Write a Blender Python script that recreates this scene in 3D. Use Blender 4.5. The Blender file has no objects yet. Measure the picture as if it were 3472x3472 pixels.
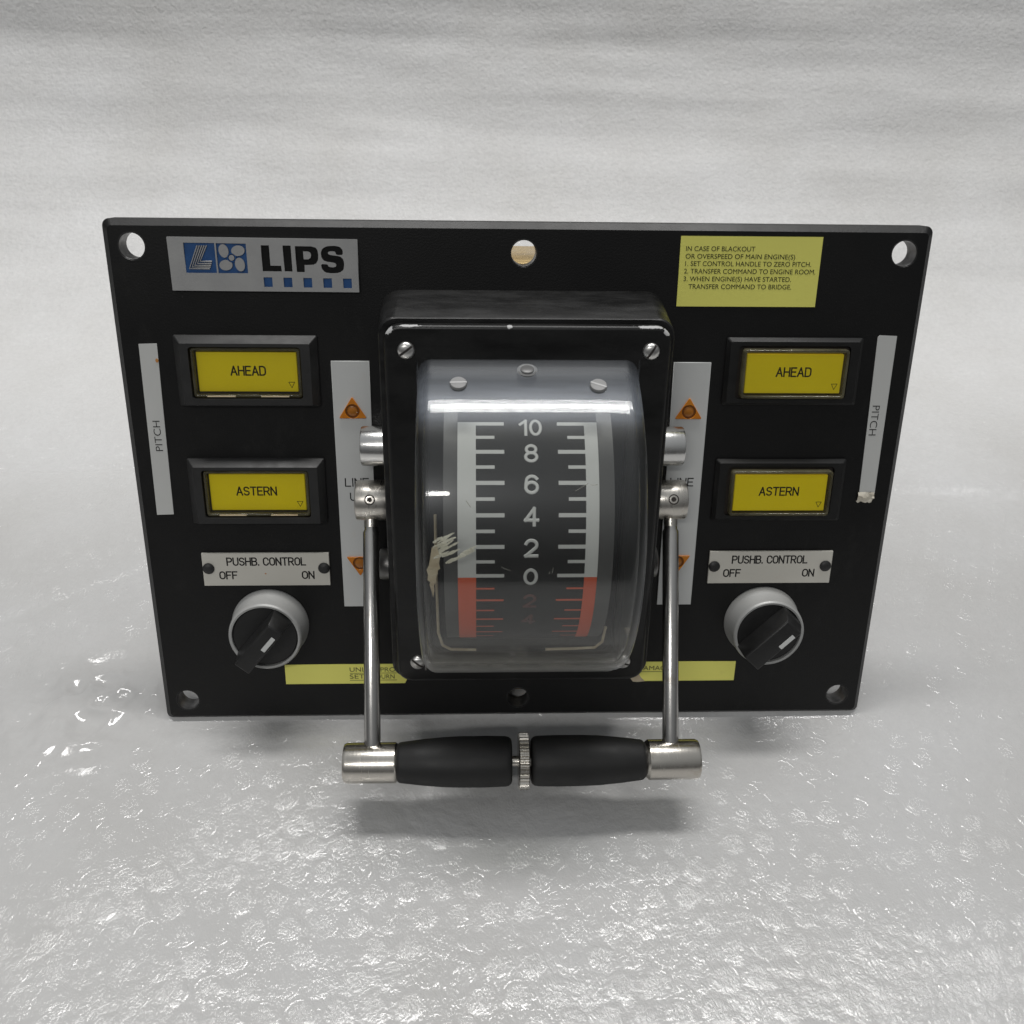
import bpy, bmesh, math, random
import numpy as np
from mathutils import Matrix, Vector

scene = bpy.context.scene
COL = scene.collection
MM = 0.001
PI = math.pi

# ------------------------------------------------------------------ camera
cam = bpy.data.objects.new("camera", bpy.data.cameras.new("camera"))
COL.objects.link(cam)
cam.matrix_world = Matrix(((0.99926, 0.00199, -0.03844, -0.016985),
                           (-0.03142, 0.61906, -0.78472, -0.262399),
                           (0.02224, 0.78534, 0.61866, 0.311198),
                           (0, 0, 0, 1)))
cam.data.sensor_width = 36.0
cam.data.lens = 32.93
cam.data.clip_start = 0.01
cam.data.clip_end = 50.0
cam.data.dof.use_dof = True
cam.data.dof.focus_distance = 0.355
cam.data.dof.aperture_fstop = 28.0
scene.camera = cam

# ------------------------------------------------------------------ light
world = bpy.data.worlds.new("World")
scene.world = world
world.use_nodes = True
wbg = world.node_tree.nodes["Background"]
wt = world.node_tree                      # a pale ceiling over a dimmer room
wtc = wt.nodes.new("ShaderNodeTexCoord")
wsep = wt.nodes.new("ShaderNodeSeparateXYZ")
wramp = wt.nodes.new("ShaderNodeValToRGB")
wt.links.new(wtc.outputs["Generated"], wsep.inputs[0])
wt.links.new(wsep.outputs["Z"], wramp.inputs["Fac"])
wramp.color_ramp.elements[0].position = 0.0
wramp.color_ramp.elements[0].color = (0.17, 0.17, 0.17, 1)
wramp.color_ramp.elements[1].position = 1.0
wramp.color_ramp.elements[1].color = (0.95, 0.98, 1.0, 1)
wt.links.new(wramp.outputs["Color"], wbg.inputs["Color"])
wbg.inputs["Strength"].default_value = 0.42


def area_light(name, loc, tilt, sx, sy, power, color=(1, 1, 1), spread=180):
    d = bpy.data.lights.new(name, 'AREA')
    d.shape = 'RECTANGLE'
    d.size, d.size_y, d.energy, d.color = sx, sy, power, color
    o = bpy.data.objects.new(name, d)
    COL.objects.link(o)
    o.location = loc
    d.spread = math.radians(spread)
    o.rotation_euler = (math.radians(tilt), 0, 0)
    return o


# two rows of ceiling tubes: one just behind the panel, one in front of it and to the left
area_light("ceiling_light", (0.05, 0.42, 1.75), 0, 1.25, 0.20, 23.0, (1.0, 0.985, 0.965))
area_light("ceiling_light", (-0.80, -1.75, 1.80), 0, 1.25, 0.14, 25.0, (1.0, 0.98, 0.95), 112)

scene.view_settings.view_transform = 'Standard'
scene.view_settings.look = 'None'
scene.view_settings.exposure = 0.0
scene.view_settings.gamma = 1.0
scene.cycles.max_bounces = 10
scene.cycles.transparent_max_bounces = 16
scene.cycles.caustics_reflective = False
scene.cycles.caustics_refractive = False

# ------------------------------------------------------------------ materials


class NT:
    def __init__(self, name):
        self.m = bpy.data.materials.new(name)
        self.m.use_nodes = True
        self.t = self.m.node_tree
        self.b = self.t.nodes["Principled BSDF"]
        self.out = self.t.nodes["Material Output"]

    def n(self, typ, **kw):
        nd = self.t.nodes.new(typ)
        for k, v in kw.items():
            if k in nd.inputs:
                nd.inputs[k].default_value = v
            else:
                setattr(nd, k, v)
        return nd

    def l(self, a, b):
        self.t.links.new(a, b)

    def coord(self, scale=(1, 1, 1)):
        tc = self.n("ShaderNodeTexCoord")
        mp = self.n("ShaderNodeMapping")
        mp.inputs["Scale"].default_value = scale
        self.l(tc.outputs["Object"], mp.inputs["Vector"])
        return mp.outputs["Vector"]

    def noise(self, vec, scale, detail=4, rough=0.55):
        nd = self.n("ShaderNodeTexNoise")
        nd.inputs["Scale"].default_value = scale
        nd.inputs["Detail"].default_value = detail
        nd.inputs["Roughness"].default_value = rough
        self.l(vec, nd.inputs["Vector"])
        return nd.outputs["Fac"]

    def ramp(self, fac, p0, c0, p1, c1):
        r = self.n("ShaderNodeValToRGB")
        e = r.color_ramp.elements
        e[0].position, e[1].position = p0, p1
        e[0].color = tuple(c0) + (1,) if len(c0) == 3 else c0
        e[1].color = tuple(c1) + (1,) if len(c1) == 3 else c1
        self.l(fac, r.inputs["Fac"])
        return r.outputs["Color"]

    def bump(self, height, strength, dist, normal=None):
        b = self.n("ShaderNodeBump")
        b.inputs["Strength"].default_value = strength
        b.inputs["Distance"].default_value = dist
        self.l(height, b.inputs["Height"])
        if normal is not None:
            self.l(normal, b.inputs["Normal"])
        return b.outputs["Normal"]


def g(v):
    return (v, v, v)


def paint(name, c0, c1, r0, r1, scale=60, bump=0.0, bscale=900, spec=0.5, metal=0.0, coat=0.0, stretch=(1, 1, 1)):
    n = NT(name)
    v = n.coord(stretch)
    f = n.noise(v, scale, 6)
    n.l(n.ramp(f, 0.3, c0, 0.7, c1), n.b.inputs["Base Color"])
    f2 = n.noise(v, scale * 2.3, 5)
    n.l(n.ramp(f2, 0.3, g(r0), 0.7, g(r1)), n.b.inputs["Roughness"])
    n.b.inputs["Metallic"].default_value = metal
    n.b.inputs["Specular IOR Level"].default_value = spec
    n.b.inputs["Coat Weight"].default_value = coat
    if bump:
        n.l(n.bump(n.noise(v, bscale, 2), 1.0, bump), n.b.inputs["Normal"])
    return n


M = {}


def mat_black_panel():
    n = NT("black_panel_paint")
    v = n.coord()
    base = n.ramp(n.noise(v, 30, 8, 0.65), 0.35, (0.0035, 0.0035, 0.0037), 0.75, (0.006, 0.0058, 0.0056))
    # sparse dust specks
    vo = n.n("ShaderNodeTexVoronoi")
    vo.inputs["Scale"].default_value = 130
    n.l(v, vo.inputs["Vector"])
    dust = n.ramp(vo.outputs["Distance"], 0.02, (0.5, 0.5, 0.5), 0.075, (0, 0, 0))
    mask = n.ramp(n.noise(v, 55, 2), 0.60, (0, 0, 0), 0.68, (1, 1, 1))
    mul = n.n("ShaderNodeMath", operation='MULTIPLY')
    n.l(dust, mul.inputs[0])
    n.l(mask, mul.inputs[1])
    mx = n.n("ShaderNodeMix", data_type='RGBA')
    n.l(mul.outputs[0], mx.inputs["Factor"])
    n.l(base, mx.inputs["A"])
    mx.inputs["B"].default_value = (0.16, 0.155, 0.15, 1)
    rub = n.ramp(n.noise(n.coord((1.0, 0.45, 1)), 26, 9, 0.78), 0.56, (0, 0, 0), 0.80, (0.55, 0.55, 0.55))
    m3 = n.n("ShaderNodeMix", data_type='RGBA')
    n.l(rub, m3.inputs["Factor"])
    n.l(mx.outputs["Result"], m3.inputs["A"])
    m3.inputs["B"].default_value = (0.030, 0.0295, 0.028, 1)
    n.l(m3.outputs["Result"], n.b.inputs["Base Color"])
    n.l(n.ramp(n.noise(v, 18, 6, 0.7), 0.3, g(0.36), 0.75, g(0.50)), n.b.inputs["Roughness"])
    n.b.inputs["Specular IOR Level"].default_value = 0.34
    n.l(n.bump(n.noise(v, 1500, 2), 1.0, 0.00006), n.b.inputs["Normal"])
    return n.m


def mat_housing(name, chips, scuff):
    """semi gloss black paint; streaky handling marks and bare metal where the paint has chipped off"""
    n = NT(name)
    v = n.coord()
    vs = n.coord((1, 3, 3))
    streak = n.ramp(n.noise(vs, 45, 8, 0.7), 0.45, g(0.0045), 0.80, g(scuff))
    n.l(n.ramp(n.noise(vs, 30, 6, 0.7), 0.35, g(0.28), 0.7, g(0.55)), n.b.inputs["Roughness"])
    col = streak
    fac = None
    tc = n.n("ShaderNodeTexCoord")
    for (cx, cy, cz, sx, sy, sz, thr) in chips:
        sub = n.n("ShaderNodeVectorMath", operation='SUBTRACT')
        n.l(tc.outputs["Object"], sub.inputs[0])
        sub.inputs[1].default_value = (cx * MM, cy * MM, cz * MM)
        mul = n.n("ShaderNodeVectorMath", operation='MULTIPLY')
        n.l(sub.outputs[0], mul.inputs[0])
        mul.inputs[1].default_value = (1 / (sx * MM), 1 / (sy * MM), 1 / (sz * MM))
        ln = n.n("ShaderNodeVectorMath", operation='LENGTH')
        n.l(mul.outputs[0], ln.inputs[0])
        ad = n.n("ShaderNodeMath", operation='MULTIPLY_ADD')
        n.l(n.noise(v, 520, 4, 0.7), ad.inputs[0])
        ad.inputs[1].default_value = 1.7
        n.l(ln.outputs["Value"], ad.inputs[2])
        lt = n.n("ShaderNodeMath", operation='LESS_THAN')
        n.l(ad.outputs[0], lt.inputs[0])
        lt.inputs[1].default_value = thr
        if fac is None:
            fac = lt.outputs[0]
        else:
            mxm = n.n("ShaderNodeMath", operation='MAXIMUM')
            n.l(fac, mxm.inputs[0])
            n.l(lt.outputs[0], mxm.inputs[1])
            fac = mxm.outputs[0]
    if fac is not None:
        mx = n.n("ShaderNodeMix", data_type='RGBA')
        n.l(fac, mx.inputs["Factor"])
        n.l(col, mx.inputs["A"])
        mx.inputs["B"].default_value = (0.46, 0.46, 0.46, 1)
        col = mx.outputs["Result"]
    n.l(col, n.b.inputs["Base Color"])
    n.b.inputs["Specular IOR Level"].default_value = 0.45
    n.l(n.bump(n.noise(v, 700, 3), 1.0, 0.00005), n.b.inputs["Normal"])
    return n.m


def mat_metal(name, c, r0, r1, stain=0.25, stretch=(1, 1, 1), bscale=350, bump=0.00003):
    n = NT(name)
    v = n.coord()
    f = n.noise(v, 120, 6, 0.65)
    dirt = n.ramp(f, 0.58, c, 0.80, tuple(x * (1 - stain) * k for x, k in zip(c, (1, 0.88, 0.72))))
    n.l(dirt, n.b.inputs["Base Color"])
    n.b.inputs["Metallic"].default_value = 1.0
    n.l(n.ramp(n.noise(n.coord(stretch), 160, 4), 0.3, g(r0), 0.7, g(r1)), n.b.inputs["Roughness"])
    n.l(n.bump(n.noise(n.coord(stretch), bscale, 3), 1.0, bump), n.b.inputs["Normal"])
    return n.m


def mat_label(name, c, stain=(0.55, 0.42, 0.25), amount=0.35, rough=0.45):
    n = NT(name)
    v = n.coord()
    base = n.ramp(n.noise(v, 25, 5), 0.3, tuple(x * 0.94 for x in c), 0.7, c)
    f = n.ramp(n.noise(v, 75, 7, 0.7), 0.62, (0, 0, 0), 0.82, g(amount))
    mx = n.n("ShaderNodeMix", data_type='RGBA')
    n.l(f, mx.inputs["Factor"])
    n.l(base, mx.inputs["A"])
    mx.inputs["B"].default_value = tuple(stain) + (1,)
    n.l(mx.outputs["Result"], n.b.inputs["Base Color"])
    n.b.inputs["Roughness"].default_value = rough
    n.l(n.bump(n.noise(v, 1200, 2), 1.0, 0.00002), n.b.inputs["Normal"])
    return n.m


def mat_clear(name, tint, ior, rough, haze, haze_col=(0.75, 0.75, 0.72), scratch=True, rub=0.12, grime_glare=0.0):
    """clear plastic: straight-through transparency under a fresnel gloss, with a trace of dusty haze"""
    n = NT(name)
    t = n.t
    v = n.coord()
    tr = n.n("ShaderNodeBsdfTransparent")
    tr.inputs["Color"].default_value = tuple(tint) + (1,)
    gl0 = n.n("ShaderNodeBsdfGlossy")
    gl0.inputs["Color"].default_value = (1, 1, 1, 1)
    n.l(n.ramp(n.noise(v, 90, 6, 0.7), 0.35, g(rough), 0.75, g(rough * 2.2)), gl0.inputs["Roughness"])
    gl1 = n.n("ShaderNodeBsdfGlossy")       # fine rubbing marks spread part of the reflection
    gl1.inputs["Color"].default_value = (0.93, 0.96, 1, 1)
    gl1.inputs["Roughness"].default_value = 0.32
    glm = n.n("ShaderNodeMixShader")
    glm.inputs[0].default_value = rub
    n.l(gl0.outputs[0], glm.inputs[1])
    n.l(gl1.outputs[0], glm.inputs[2])
    # fresnel of a thin clear wall, the same from either side
    geo = n.n("ShaderNodeNewGeometry")
    dt = n.n("ShaderNodeVectorMath", operation='DOT_PRODUCT')
    n.l(geo.outputs["Incoming"], dt.inputs[0])
    n.l(geo.outputs["Normal"], dt.inputs[1])
    ab = n.n("ShaderNodeMath", operation='ABSOLUTE')
    n.l(dt.outputs["Value"], ab.inputs[0])
    om = n.n("ShaderNodeMath", operation='SUBTRACT', use_clamp=True)
    om.inputs[0].default_value = 1.0
    n.l(ab.outputs[0], om.inputs[1])
    p5 = n.n("ShaderNodeMath", operation='POWER')
    n.l(om.outputs[0], p5.inputs[0])
    p5.inputs[1].default_value = 5.0
    f0 = ((ior - 1) / (ior + 1)) ** 2
    fr = n.n("ShaderNodeMath", operation='MULTIPLY_ADD')
    n.l(p5.outputs[0], fr.inputs[0])
    fr.inputs[1].default_value = 1 - f0
    fr.inputs[2].default_value = f0
    m1 = n.n("ShaderNodeMixShader")
    n.l(fr.outputs[0], m1.inputs[0])
    n.l(tr.outputs[0], m1.inputs[1])
    n.l(glm.outputs[0], m1.inputs[2])
    df = n.n("ShaderNodeBsdfDiffuse")
    df.inputs["Color"].default_value = tuple(haze_col) + (1,)
    hz = n.ramp(n.noise(v, 60, 8, 0.72), 0.35, g(haze * 0.5), 0.8, g(haze * 2.0))
    if scratch:
        w = n.noise(n.coord((1.0, 14, 14)), 70, 6, 0.75)
        sc = n.ramp(w, 0.66, (0, 0, 0), 0.76, g(haze * 1.6))
        ad = n.n("ShaderNodeMath", operation='ADD')
        n.l(hz, ad.inputs[0])
        n.l(sc, ad.inputs[1])
        hz = ad.outputs[0]
    if grime_glare:                              # dust and grime at the cover's foot, with the floor's pale reflection painted in
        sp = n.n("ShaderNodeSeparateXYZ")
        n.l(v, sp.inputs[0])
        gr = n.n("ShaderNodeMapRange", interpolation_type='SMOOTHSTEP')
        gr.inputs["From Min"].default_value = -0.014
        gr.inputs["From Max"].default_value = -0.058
        gr.inputs["To Max"].default_value = grime_glare
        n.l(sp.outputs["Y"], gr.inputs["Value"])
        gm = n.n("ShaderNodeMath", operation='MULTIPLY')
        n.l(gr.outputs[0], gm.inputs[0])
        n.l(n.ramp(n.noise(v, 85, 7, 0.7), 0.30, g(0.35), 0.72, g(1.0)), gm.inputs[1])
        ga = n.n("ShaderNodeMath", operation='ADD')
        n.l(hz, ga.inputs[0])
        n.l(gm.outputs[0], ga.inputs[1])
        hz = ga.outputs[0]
        wr = n.n("ShaderNodeMapRange", interpolation_type='SMOOTHSTEP')     # wipe marks near its top, plus the lamp's sheen painted as bluish haze
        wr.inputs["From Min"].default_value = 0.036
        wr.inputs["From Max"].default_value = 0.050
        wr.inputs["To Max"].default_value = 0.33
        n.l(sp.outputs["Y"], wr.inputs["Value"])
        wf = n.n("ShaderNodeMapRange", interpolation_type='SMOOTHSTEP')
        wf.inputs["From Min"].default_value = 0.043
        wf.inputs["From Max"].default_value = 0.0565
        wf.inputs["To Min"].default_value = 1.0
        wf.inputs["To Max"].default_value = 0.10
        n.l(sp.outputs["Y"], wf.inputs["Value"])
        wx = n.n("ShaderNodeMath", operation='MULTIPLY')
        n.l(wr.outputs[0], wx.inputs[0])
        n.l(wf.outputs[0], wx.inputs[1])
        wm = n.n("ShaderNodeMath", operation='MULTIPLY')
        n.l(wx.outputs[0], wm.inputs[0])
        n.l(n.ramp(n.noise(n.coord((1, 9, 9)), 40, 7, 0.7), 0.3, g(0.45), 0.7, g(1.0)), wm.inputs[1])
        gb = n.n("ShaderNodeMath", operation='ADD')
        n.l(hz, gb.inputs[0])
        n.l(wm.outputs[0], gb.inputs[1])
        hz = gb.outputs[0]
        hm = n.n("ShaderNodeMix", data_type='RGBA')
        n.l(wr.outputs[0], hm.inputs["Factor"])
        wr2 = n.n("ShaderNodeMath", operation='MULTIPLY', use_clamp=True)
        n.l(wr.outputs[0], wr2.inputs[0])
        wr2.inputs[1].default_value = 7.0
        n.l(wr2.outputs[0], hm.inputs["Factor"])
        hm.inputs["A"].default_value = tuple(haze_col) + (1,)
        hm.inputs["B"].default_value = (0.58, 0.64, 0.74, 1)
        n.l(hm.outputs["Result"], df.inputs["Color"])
    m2 = n.n("ShaderNodeMixShader")
    n.l(hz, m2.inputs[0])
    n.l(m1.outputs[0], m2.inputs[1])
    n.l(df.outputs[0], m2.inputs[2])
    n.l(m2.outputs[0], n.out.inputs["Surface"])
    return n.m


M["panel"] = mat_black_panel()
M["worn_edge"] = paint("worn_bore_edge", g(0.008), g(0.16), 0.3, 0.5, 160, 0, 900, 0.5, 0.5).m
M["body"] = mat_housing("housing_paint", [(-49.3, 69.6, 28.5, 1.3, 1.3, 1.3, 1.6)], 0.030)
M["lid"] = mat_housing("cover_frame_paint", [(-45.4, 67.2, 33.8, 2.4, 2.4, 2.4, 1.6), (-38.5, 68.2, 34.5, 4.5, 0.6, 1.0, 1.62),
                                             (40.5, 68.2, 34.5, 6.5, 0.75, 1.2, 1.68), (45.6, 67.0, 33.9, 2.0, 2.4, 2.4, 1.62),
                                             (-6.0, 68.0, 34.5, 1.0, 1.0, 1.4, 1.62)], 0.009)
M["bezel"] = paint("bezel_plastic", g(0.012), g(0.017), 0.42, 0.55, 80, 0.00003, 1300, 0.5).m
M["bezel_dark"] = paint("bezel_plastic_dark", g(0.006), g(0.009), 0.38, 0.5, 80, 0.00003, 1300, 0.4).m
M["knob"] = paint("knob_plastic", g(0.008), g(0.014), 0.36, 0.5, 90, 0.00003, 1400, 0.45).m
M["rubber"] = paint("grip_rubber", g(0.007), g(0.011), 0.5, 0.62, 60, 0.00005, 1600, 0.42).m
M["silver"] = paint("silver_plastic_collar", (0.36, 0.365, 0.36), (0.41, 0.41, 0.40), 0.38, 0.5, 70, 0.00002, 1500, 0.5, 0.25).m
M["aluminium"] = mat_metal("turned_aluminium", (0.68, 0.675, 0.66), 0.17, 0.26, 0.3, (12, 1, 1), 350, 0.00001)
M["steel"] = mat_metal("stainless_rod", (0.50, 0.49, 0.475), 0.22, 0.26, 0.35, (1, 1, 1), 350, 0.000004)
M["nickel"] = mat_metal("nickel_cap", (0.60, 0.57, 0.52), 0.19, 0.28, 0.35, (12, 1, 1), 350, 0.000012)
M["hub"] = mat_metal("worn_hub_metal", (0.58, 0.555, 0.51), 0.24, 0.36, 0.35, (6, 1, 1), 300, 0.00002)
M["screw"] = mat_metal("screw_metal", (0.66, 0.65, 0.63), 0.24, 0.36, 0.3)
M["slot"] = paint("slot_dark", (0.012, 0.009, 0.008), (0.03, 0.022, 0.018), 0.6, 0.7, 300).m  # near-black brown for slots, sockets and button floors
M["brass"] = mat_metal("passivated_brass", (0.75, 0.56, 0.28), 0.3, 0.45, 0.2)
M["plate_grey"] = paint("nameplate_grey", (0.33, 0.33, 0.33), (0.37, 0.37, 0.365), 0.42, 0.52, 120, 0.00002, 1500, 0.5, 0.25).m
M["logo_blue"] = paint("logo_blue", (0.009, 0.062, 0.20), (0.016, 0.092, 0.28), 0.35, 0.5, 160).m
M["logo_black"] = paint("logo_black", g(0.004), g(0.006), 0.5, 0.6, 160, 0, 900, 0.2).m
M["white_label"] = mat_label("white_label", (0.60, 0.61, 0.60), amount=0.25)
M["tape_label"] = mat_label("tape_label", (0.56, 0.565, 0.55), amount=0.2)
M["engraved_white"] = mat_label("engraved_white_plate", (0.62, 0.60, 0.54), (0.55, 0.36, 0.2), 0.35)
M["yellow_label"] = mat_label("yellow_label", (0.83, 0.80, 0.18), (0.45, 0.33, 0.12), 0.25)
M["ink"] = paint("ink", g(0.006), g(0.012), 0.5, 0.6, 200, 0, 900, 0.25).m
M["faded_ink"] = paint("faded_ink", (0.055, 0.05, 0.015), (0.10, 0.09, 0.03), 0.5, 0.6, 400).m
M["button_yellow"] = paint("button_yellow", (0.86, 0.71, 0.001), (0.92, 0.77, 0.002), 0.32, 0.42, 40, 0, 900, 0.5).m
M["amber"] = paint("amber_lens", (0.55, 0.17, 0.012), (0.66, 0.24, 0.02), 0.18, 0.3, 150, 0.00003, 700, 0.5).m
M["amber_dark"] = paint("amber_lens_well", (0.17, 0.058, 0.01), (0.26, 0.09, 0.014), 0.2, 0.3, 150).m
M["amber_core"] = paint("amber_lens_core", (0.36, 0.13, 0.016), (0.46, 0.17, 0.02), 0.15, 0.25, 150).m
M["drum"] = paint("dial_drum_black", g(0.006), g(0.010), 0.5, 0.6, 60, 0.00002, 900, 0.15).m
M["scale"] = paint("scale_white", (0.47, 0.48, 0.47), (0.51, 0.515, 0.51), 0.5, 0.6, 60).m
M["scale_red"] = paint("scale_red", (0.47, 0.062, 0.015), (0.52, 0.074, 0.018), 0.5, 0.6, 60).m
M["red_faded"] = paint("scale_red_faded", (0.06, 0.014, 0.011), (0.085, 0.018, 0.013), 0.5, 0.6, 200).m
M["drum_grey"] = paint("dial_edge_grey", g(0.04), g(0.055), 0.4, 0.5, 60).m
M["clear"] = mat_clear("clear_cover", (0.95, 0.955, 0.945), 1.52, 0.03, 0.004, (0.5, 0.48, 0.43), rub=0.6, grime_glare=0.38)
M["clear_inner"] = mat_clear("clear_cover_inside", (0.97, 0.975, 0.965), 1.5, 0.03, 0.004, rub=0.15)
M["flange"] = mat_clear("clear_flange", (0.86, 0.86, 0.82), 1.5, 0.06, 0.10, (0.55, 0.54, 0.48), False)
M["cap_clear"] = mat_clear("button_cap_clear", (0.98, 0.97, 0.92), 1.35, 0.05, 0.004, (0.5, 0.46, 0.3), False)
M["cap_edge"] = mat_clear("button_cap_edge", (0.62, 0.56, 0.36), 1.5, 0.07, 0.16, (0.45, 0.42, 0.27), False)
M["contact"] = paint("gold_contact_glint", (0.78, 0.62, 0.38), (0.86, 0.74, 0.52), 0.3, 0.4, 200).m  # pale gold; the strips' bright reflection is put into the colour
M["rust"] = paint("rust_stain", (0.13, 0.07, 0.03), (0.24, 0.14, 0.07), 0.6, 0.75, 500, 0.00008, 900).m
M["nylon"] = paint("nylon", g(0.20), g(0.26), 0.35, 0.45, 120).m
M["nylon_slot"] = paint("nylon_slot", g(0.42), g(0.5), 0.3, 0.4, 120).m
M["nylon_dark"] = paint("nylon_dark", g(0.12), g(0.15), 0.3, 0.4, 120).m
M["flake"] = paint("cream_flake", (0.62, 0.59, 0.47), (0.80, 0.78, 0.68), 0.5, 0.65, 260, 0.00015, 500, 0.5, 0, 0, (1, 1, 1)).m
M["flake"].node_tree.nodes["Principled BSDF"].inputs["Alpha"].default_value = 0.86
M["torn"] = paint("torn_paper", (0.50, 0.45, 0.36), (0.72, 0.69, 0.60), 0.5, 0.65, 260, 0.0001, 500).m
M["glue"] = paint("old_glue", (0.34, 0.27, 0.17), (0.56, 0.49, 0.36), 0.45, 0.6, 170, 0.0001, 400).m
M["grey_dark"] = paint("dark_zinc", (0.18, 0.18, 0.175), (0.26, 0.255, 0.25), 0.35, 0.5, 120, 0, 900, 0.5, 1.0).m
M["orange_dot"] = paint("rust_spot", (0.42, 0.17, 0.03), (0.55, 0.26, 0.07), 0.6, 0.7, 300).m


def mat_foam():
    """translucent white foam faced with a crinkled glossy bubble film"""
    n = NT("foam_sheet_film")
    v = n.coord()
    big = n.noise(v, 9, 4, 0.6)
    warm = n.ramp(big, 0.35, (0.64, 0.635, 0.625), 0.7, (0.71, 0.71, 0.71))
    gy0 = n.n("ShaderNodeSeparateXYZ")
    n.l(v, gy0.inputs[0])
    gn = n.noise(v, 330, 4, 0.75)           # cell grain of the foam
    gmx = n.n("ShaderNodeMix", data_type='RGBA', blend_type='MULTIPLY')
    gy = n.n("ShaderNodeSeparateXYZ")
    n.l(v, gy.inputs[0])
    gf = n.n("ShaderNodeMapRange")
    gf.inputs["From Min"].default_value = 0.12
    gf.inputs["From Max"].default_value = 0.40
    gf.inputs["To Min"].default_value = 0.30
    gf.inputs["To Max"].default_value = 0.85
    n.l(gy.outputs["Y"], gf.inputs["Value"])
    n.l(gf.outputs[0], gmx.inputs["Factor"])
    # foam colour greyer towards the front, paler towards the back
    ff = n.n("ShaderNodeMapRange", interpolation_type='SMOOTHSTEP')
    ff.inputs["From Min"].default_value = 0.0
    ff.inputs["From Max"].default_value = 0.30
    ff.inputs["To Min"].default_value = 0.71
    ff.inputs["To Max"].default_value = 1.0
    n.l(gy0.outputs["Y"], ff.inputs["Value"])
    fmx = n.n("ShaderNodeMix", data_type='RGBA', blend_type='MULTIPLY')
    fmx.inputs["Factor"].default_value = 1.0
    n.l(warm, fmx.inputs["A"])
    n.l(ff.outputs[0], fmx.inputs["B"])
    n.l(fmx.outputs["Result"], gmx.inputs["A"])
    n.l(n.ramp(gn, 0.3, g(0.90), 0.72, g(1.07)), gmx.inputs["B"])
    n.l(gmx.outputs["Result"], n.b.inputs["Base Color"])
    n.b.inputs["Roughness"].default_value = 0.65
    n.b.inputs["Specular IOR Level"].default_value = 0.2
    # film: fine crinkles, stretched different ways in different patches
    wp = n.n("ShaderNodeTexNoise")
    wp.inputs["Scale"].default_value = 35
    n.l(v, wp.inputs["Vector"])
    mixv = n.n("ShaderNodeVectorMath", operation='MULTIPLY_ADD')
    n.l(wp.outputs["Color"], mixv.inputs[0])
    mixv.inputs[1].default_value = (0.010, 0.010, 0.0)
    n.l(v, mixv.inputs[2])
    st = n.n("ShaderNodeMapping")
    st.inputs["Scale"].default_value = (1.0, 0.55, 1.0)
    st.inputs["Rotation"].default_value = (0, 0, 0.35)
    n.l(mixv.outputs[0], st.inputs["Vector"])
    fine = n.noise(st.outputs["Vector"], 1300, 3, 0.6)
    mid = n.noise(mixv.outputs[0], 240, 3, 0.6)
    bd = n.n("ShaderNodeAttribute", attribute_name="bubble_distance")
    bt = n.n("ShaderNodeAttribute", attribute_name="bubble_tone")
    top = n.n("ShaderNodeMapRange", interpolation_type='SMOOTHSTEP')   # embossed crown of each bubble
    top.inputs["From Min"].default_value = 4.6
    top.inputs["From Max"].default_value = 1.6
    n.l(bd.outputs["Fac"], top.inputs["Value"])
    tm = n.n("ShaderNodeMath", operation='MULTIPLY')
    n.l(top.outputs[0], tm.inputs[0])
    pw = n.n("ShaderNodeMath", operation='POWER')
    n.l(bt.outputs["Fac"], pw.inputs[0])
    pw.inputs[1].default_value = 1.6
    n.l(pw.outputs[0], tm.inputs[1])
    amt = n.n("ShaderNodeMath", operation='MULTIPLY_ADD')
    n.l(tm.outputs[0], amt.inputs[0])
    amt.inputs[1].default_value = 0.55
    amt.inputs[2].default_value = 0.16
    slack = n.n("ShaderNodeAttribute", attribute_name="film_slack")    # film standing loose in smooth folds
    tight = n.n("ShaderNodeMath", operation='MULTIPLY_ADD')
    n.l(slack.outputs["Fac"], tight.inputs[0])
    tight.inputs[1].default_value = -0.92
    tight.inputs[2].default_value = 1.0
    lo = n.n("ShaderNodeMapRange", interpolation_type='SMOOTHSTEP')    # the film lies looser, more crinkled, away from the panel
    lo.inputs["From Min"].default_value = -0.02
    lo.inputs["From Max"].default_value = 0.14
    lo.inputs["To Min"].default_value = 1.0
    lo.inputs["To Max"].default_value = 3.0
    lsep = n.n("ShaderNodeSeparateXYZ")
    n.l(v, lsep.inputs[0])
    n.l(lsep.outputs["Y"], lo.inputs["Value"])
    am1 = n.n("ShaderNodeMath", operation='MULTIPLY')
    n.l(amt.outputs[0], am1.inputs[0])
    n.l(lo.outputs[0], am1.inputs[1])
    am2 = n.n("ShaderNodeMath", operation='MULTIPLY')
    n.l(am1.outputs[0], am2.inputs[0])
    n.l(tight.outputs[0], am2.inputs[1])
    cen = n.n("ShaderNodeMath", operation='SUBTRACT')
    n.l(fine, cen.inputs[0])
    cen.inputs[1].default_value = 0.5
    fm = n.n("ShaderNodeMath", operation='MULTIPLY')
    n.l(cen.outputs[0], fm.inputs[0])
    n.l(am2.outputs[0], fm.inputs[1])
    mc = n.n("ShaderNodeMath", operation='SUBTRACT')
    n.l(mid, mc.inputs[0])
    mc.inputs[1].default_value = 0.5
    mm_ = n.n("ShaderNodeMath", operation='MULTIPLY')
    n.l(mc.outputs[0], mm_.inputs[0])
    n.l(tight.outputs[0], mm_.inputs[1])
    mid = mm_.outputs[0]
    rim = n.n("ShaderNodeValToRGB")                                     # thin welded rim
    e = rim.color_ramp.elements
    e[0].position, e[0].color = 0.44, (0, 0, 0, 1)
    e[1].position, e[1].color = 0.54, (0, 0, 0, 1)
    k = rim.color_ramp.elements.new(0.49)
    k.color = (1, 1, 1, 1)
    sc10 = n.n("ShaderNodeMath", operation='MULTIPLY')
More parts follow.
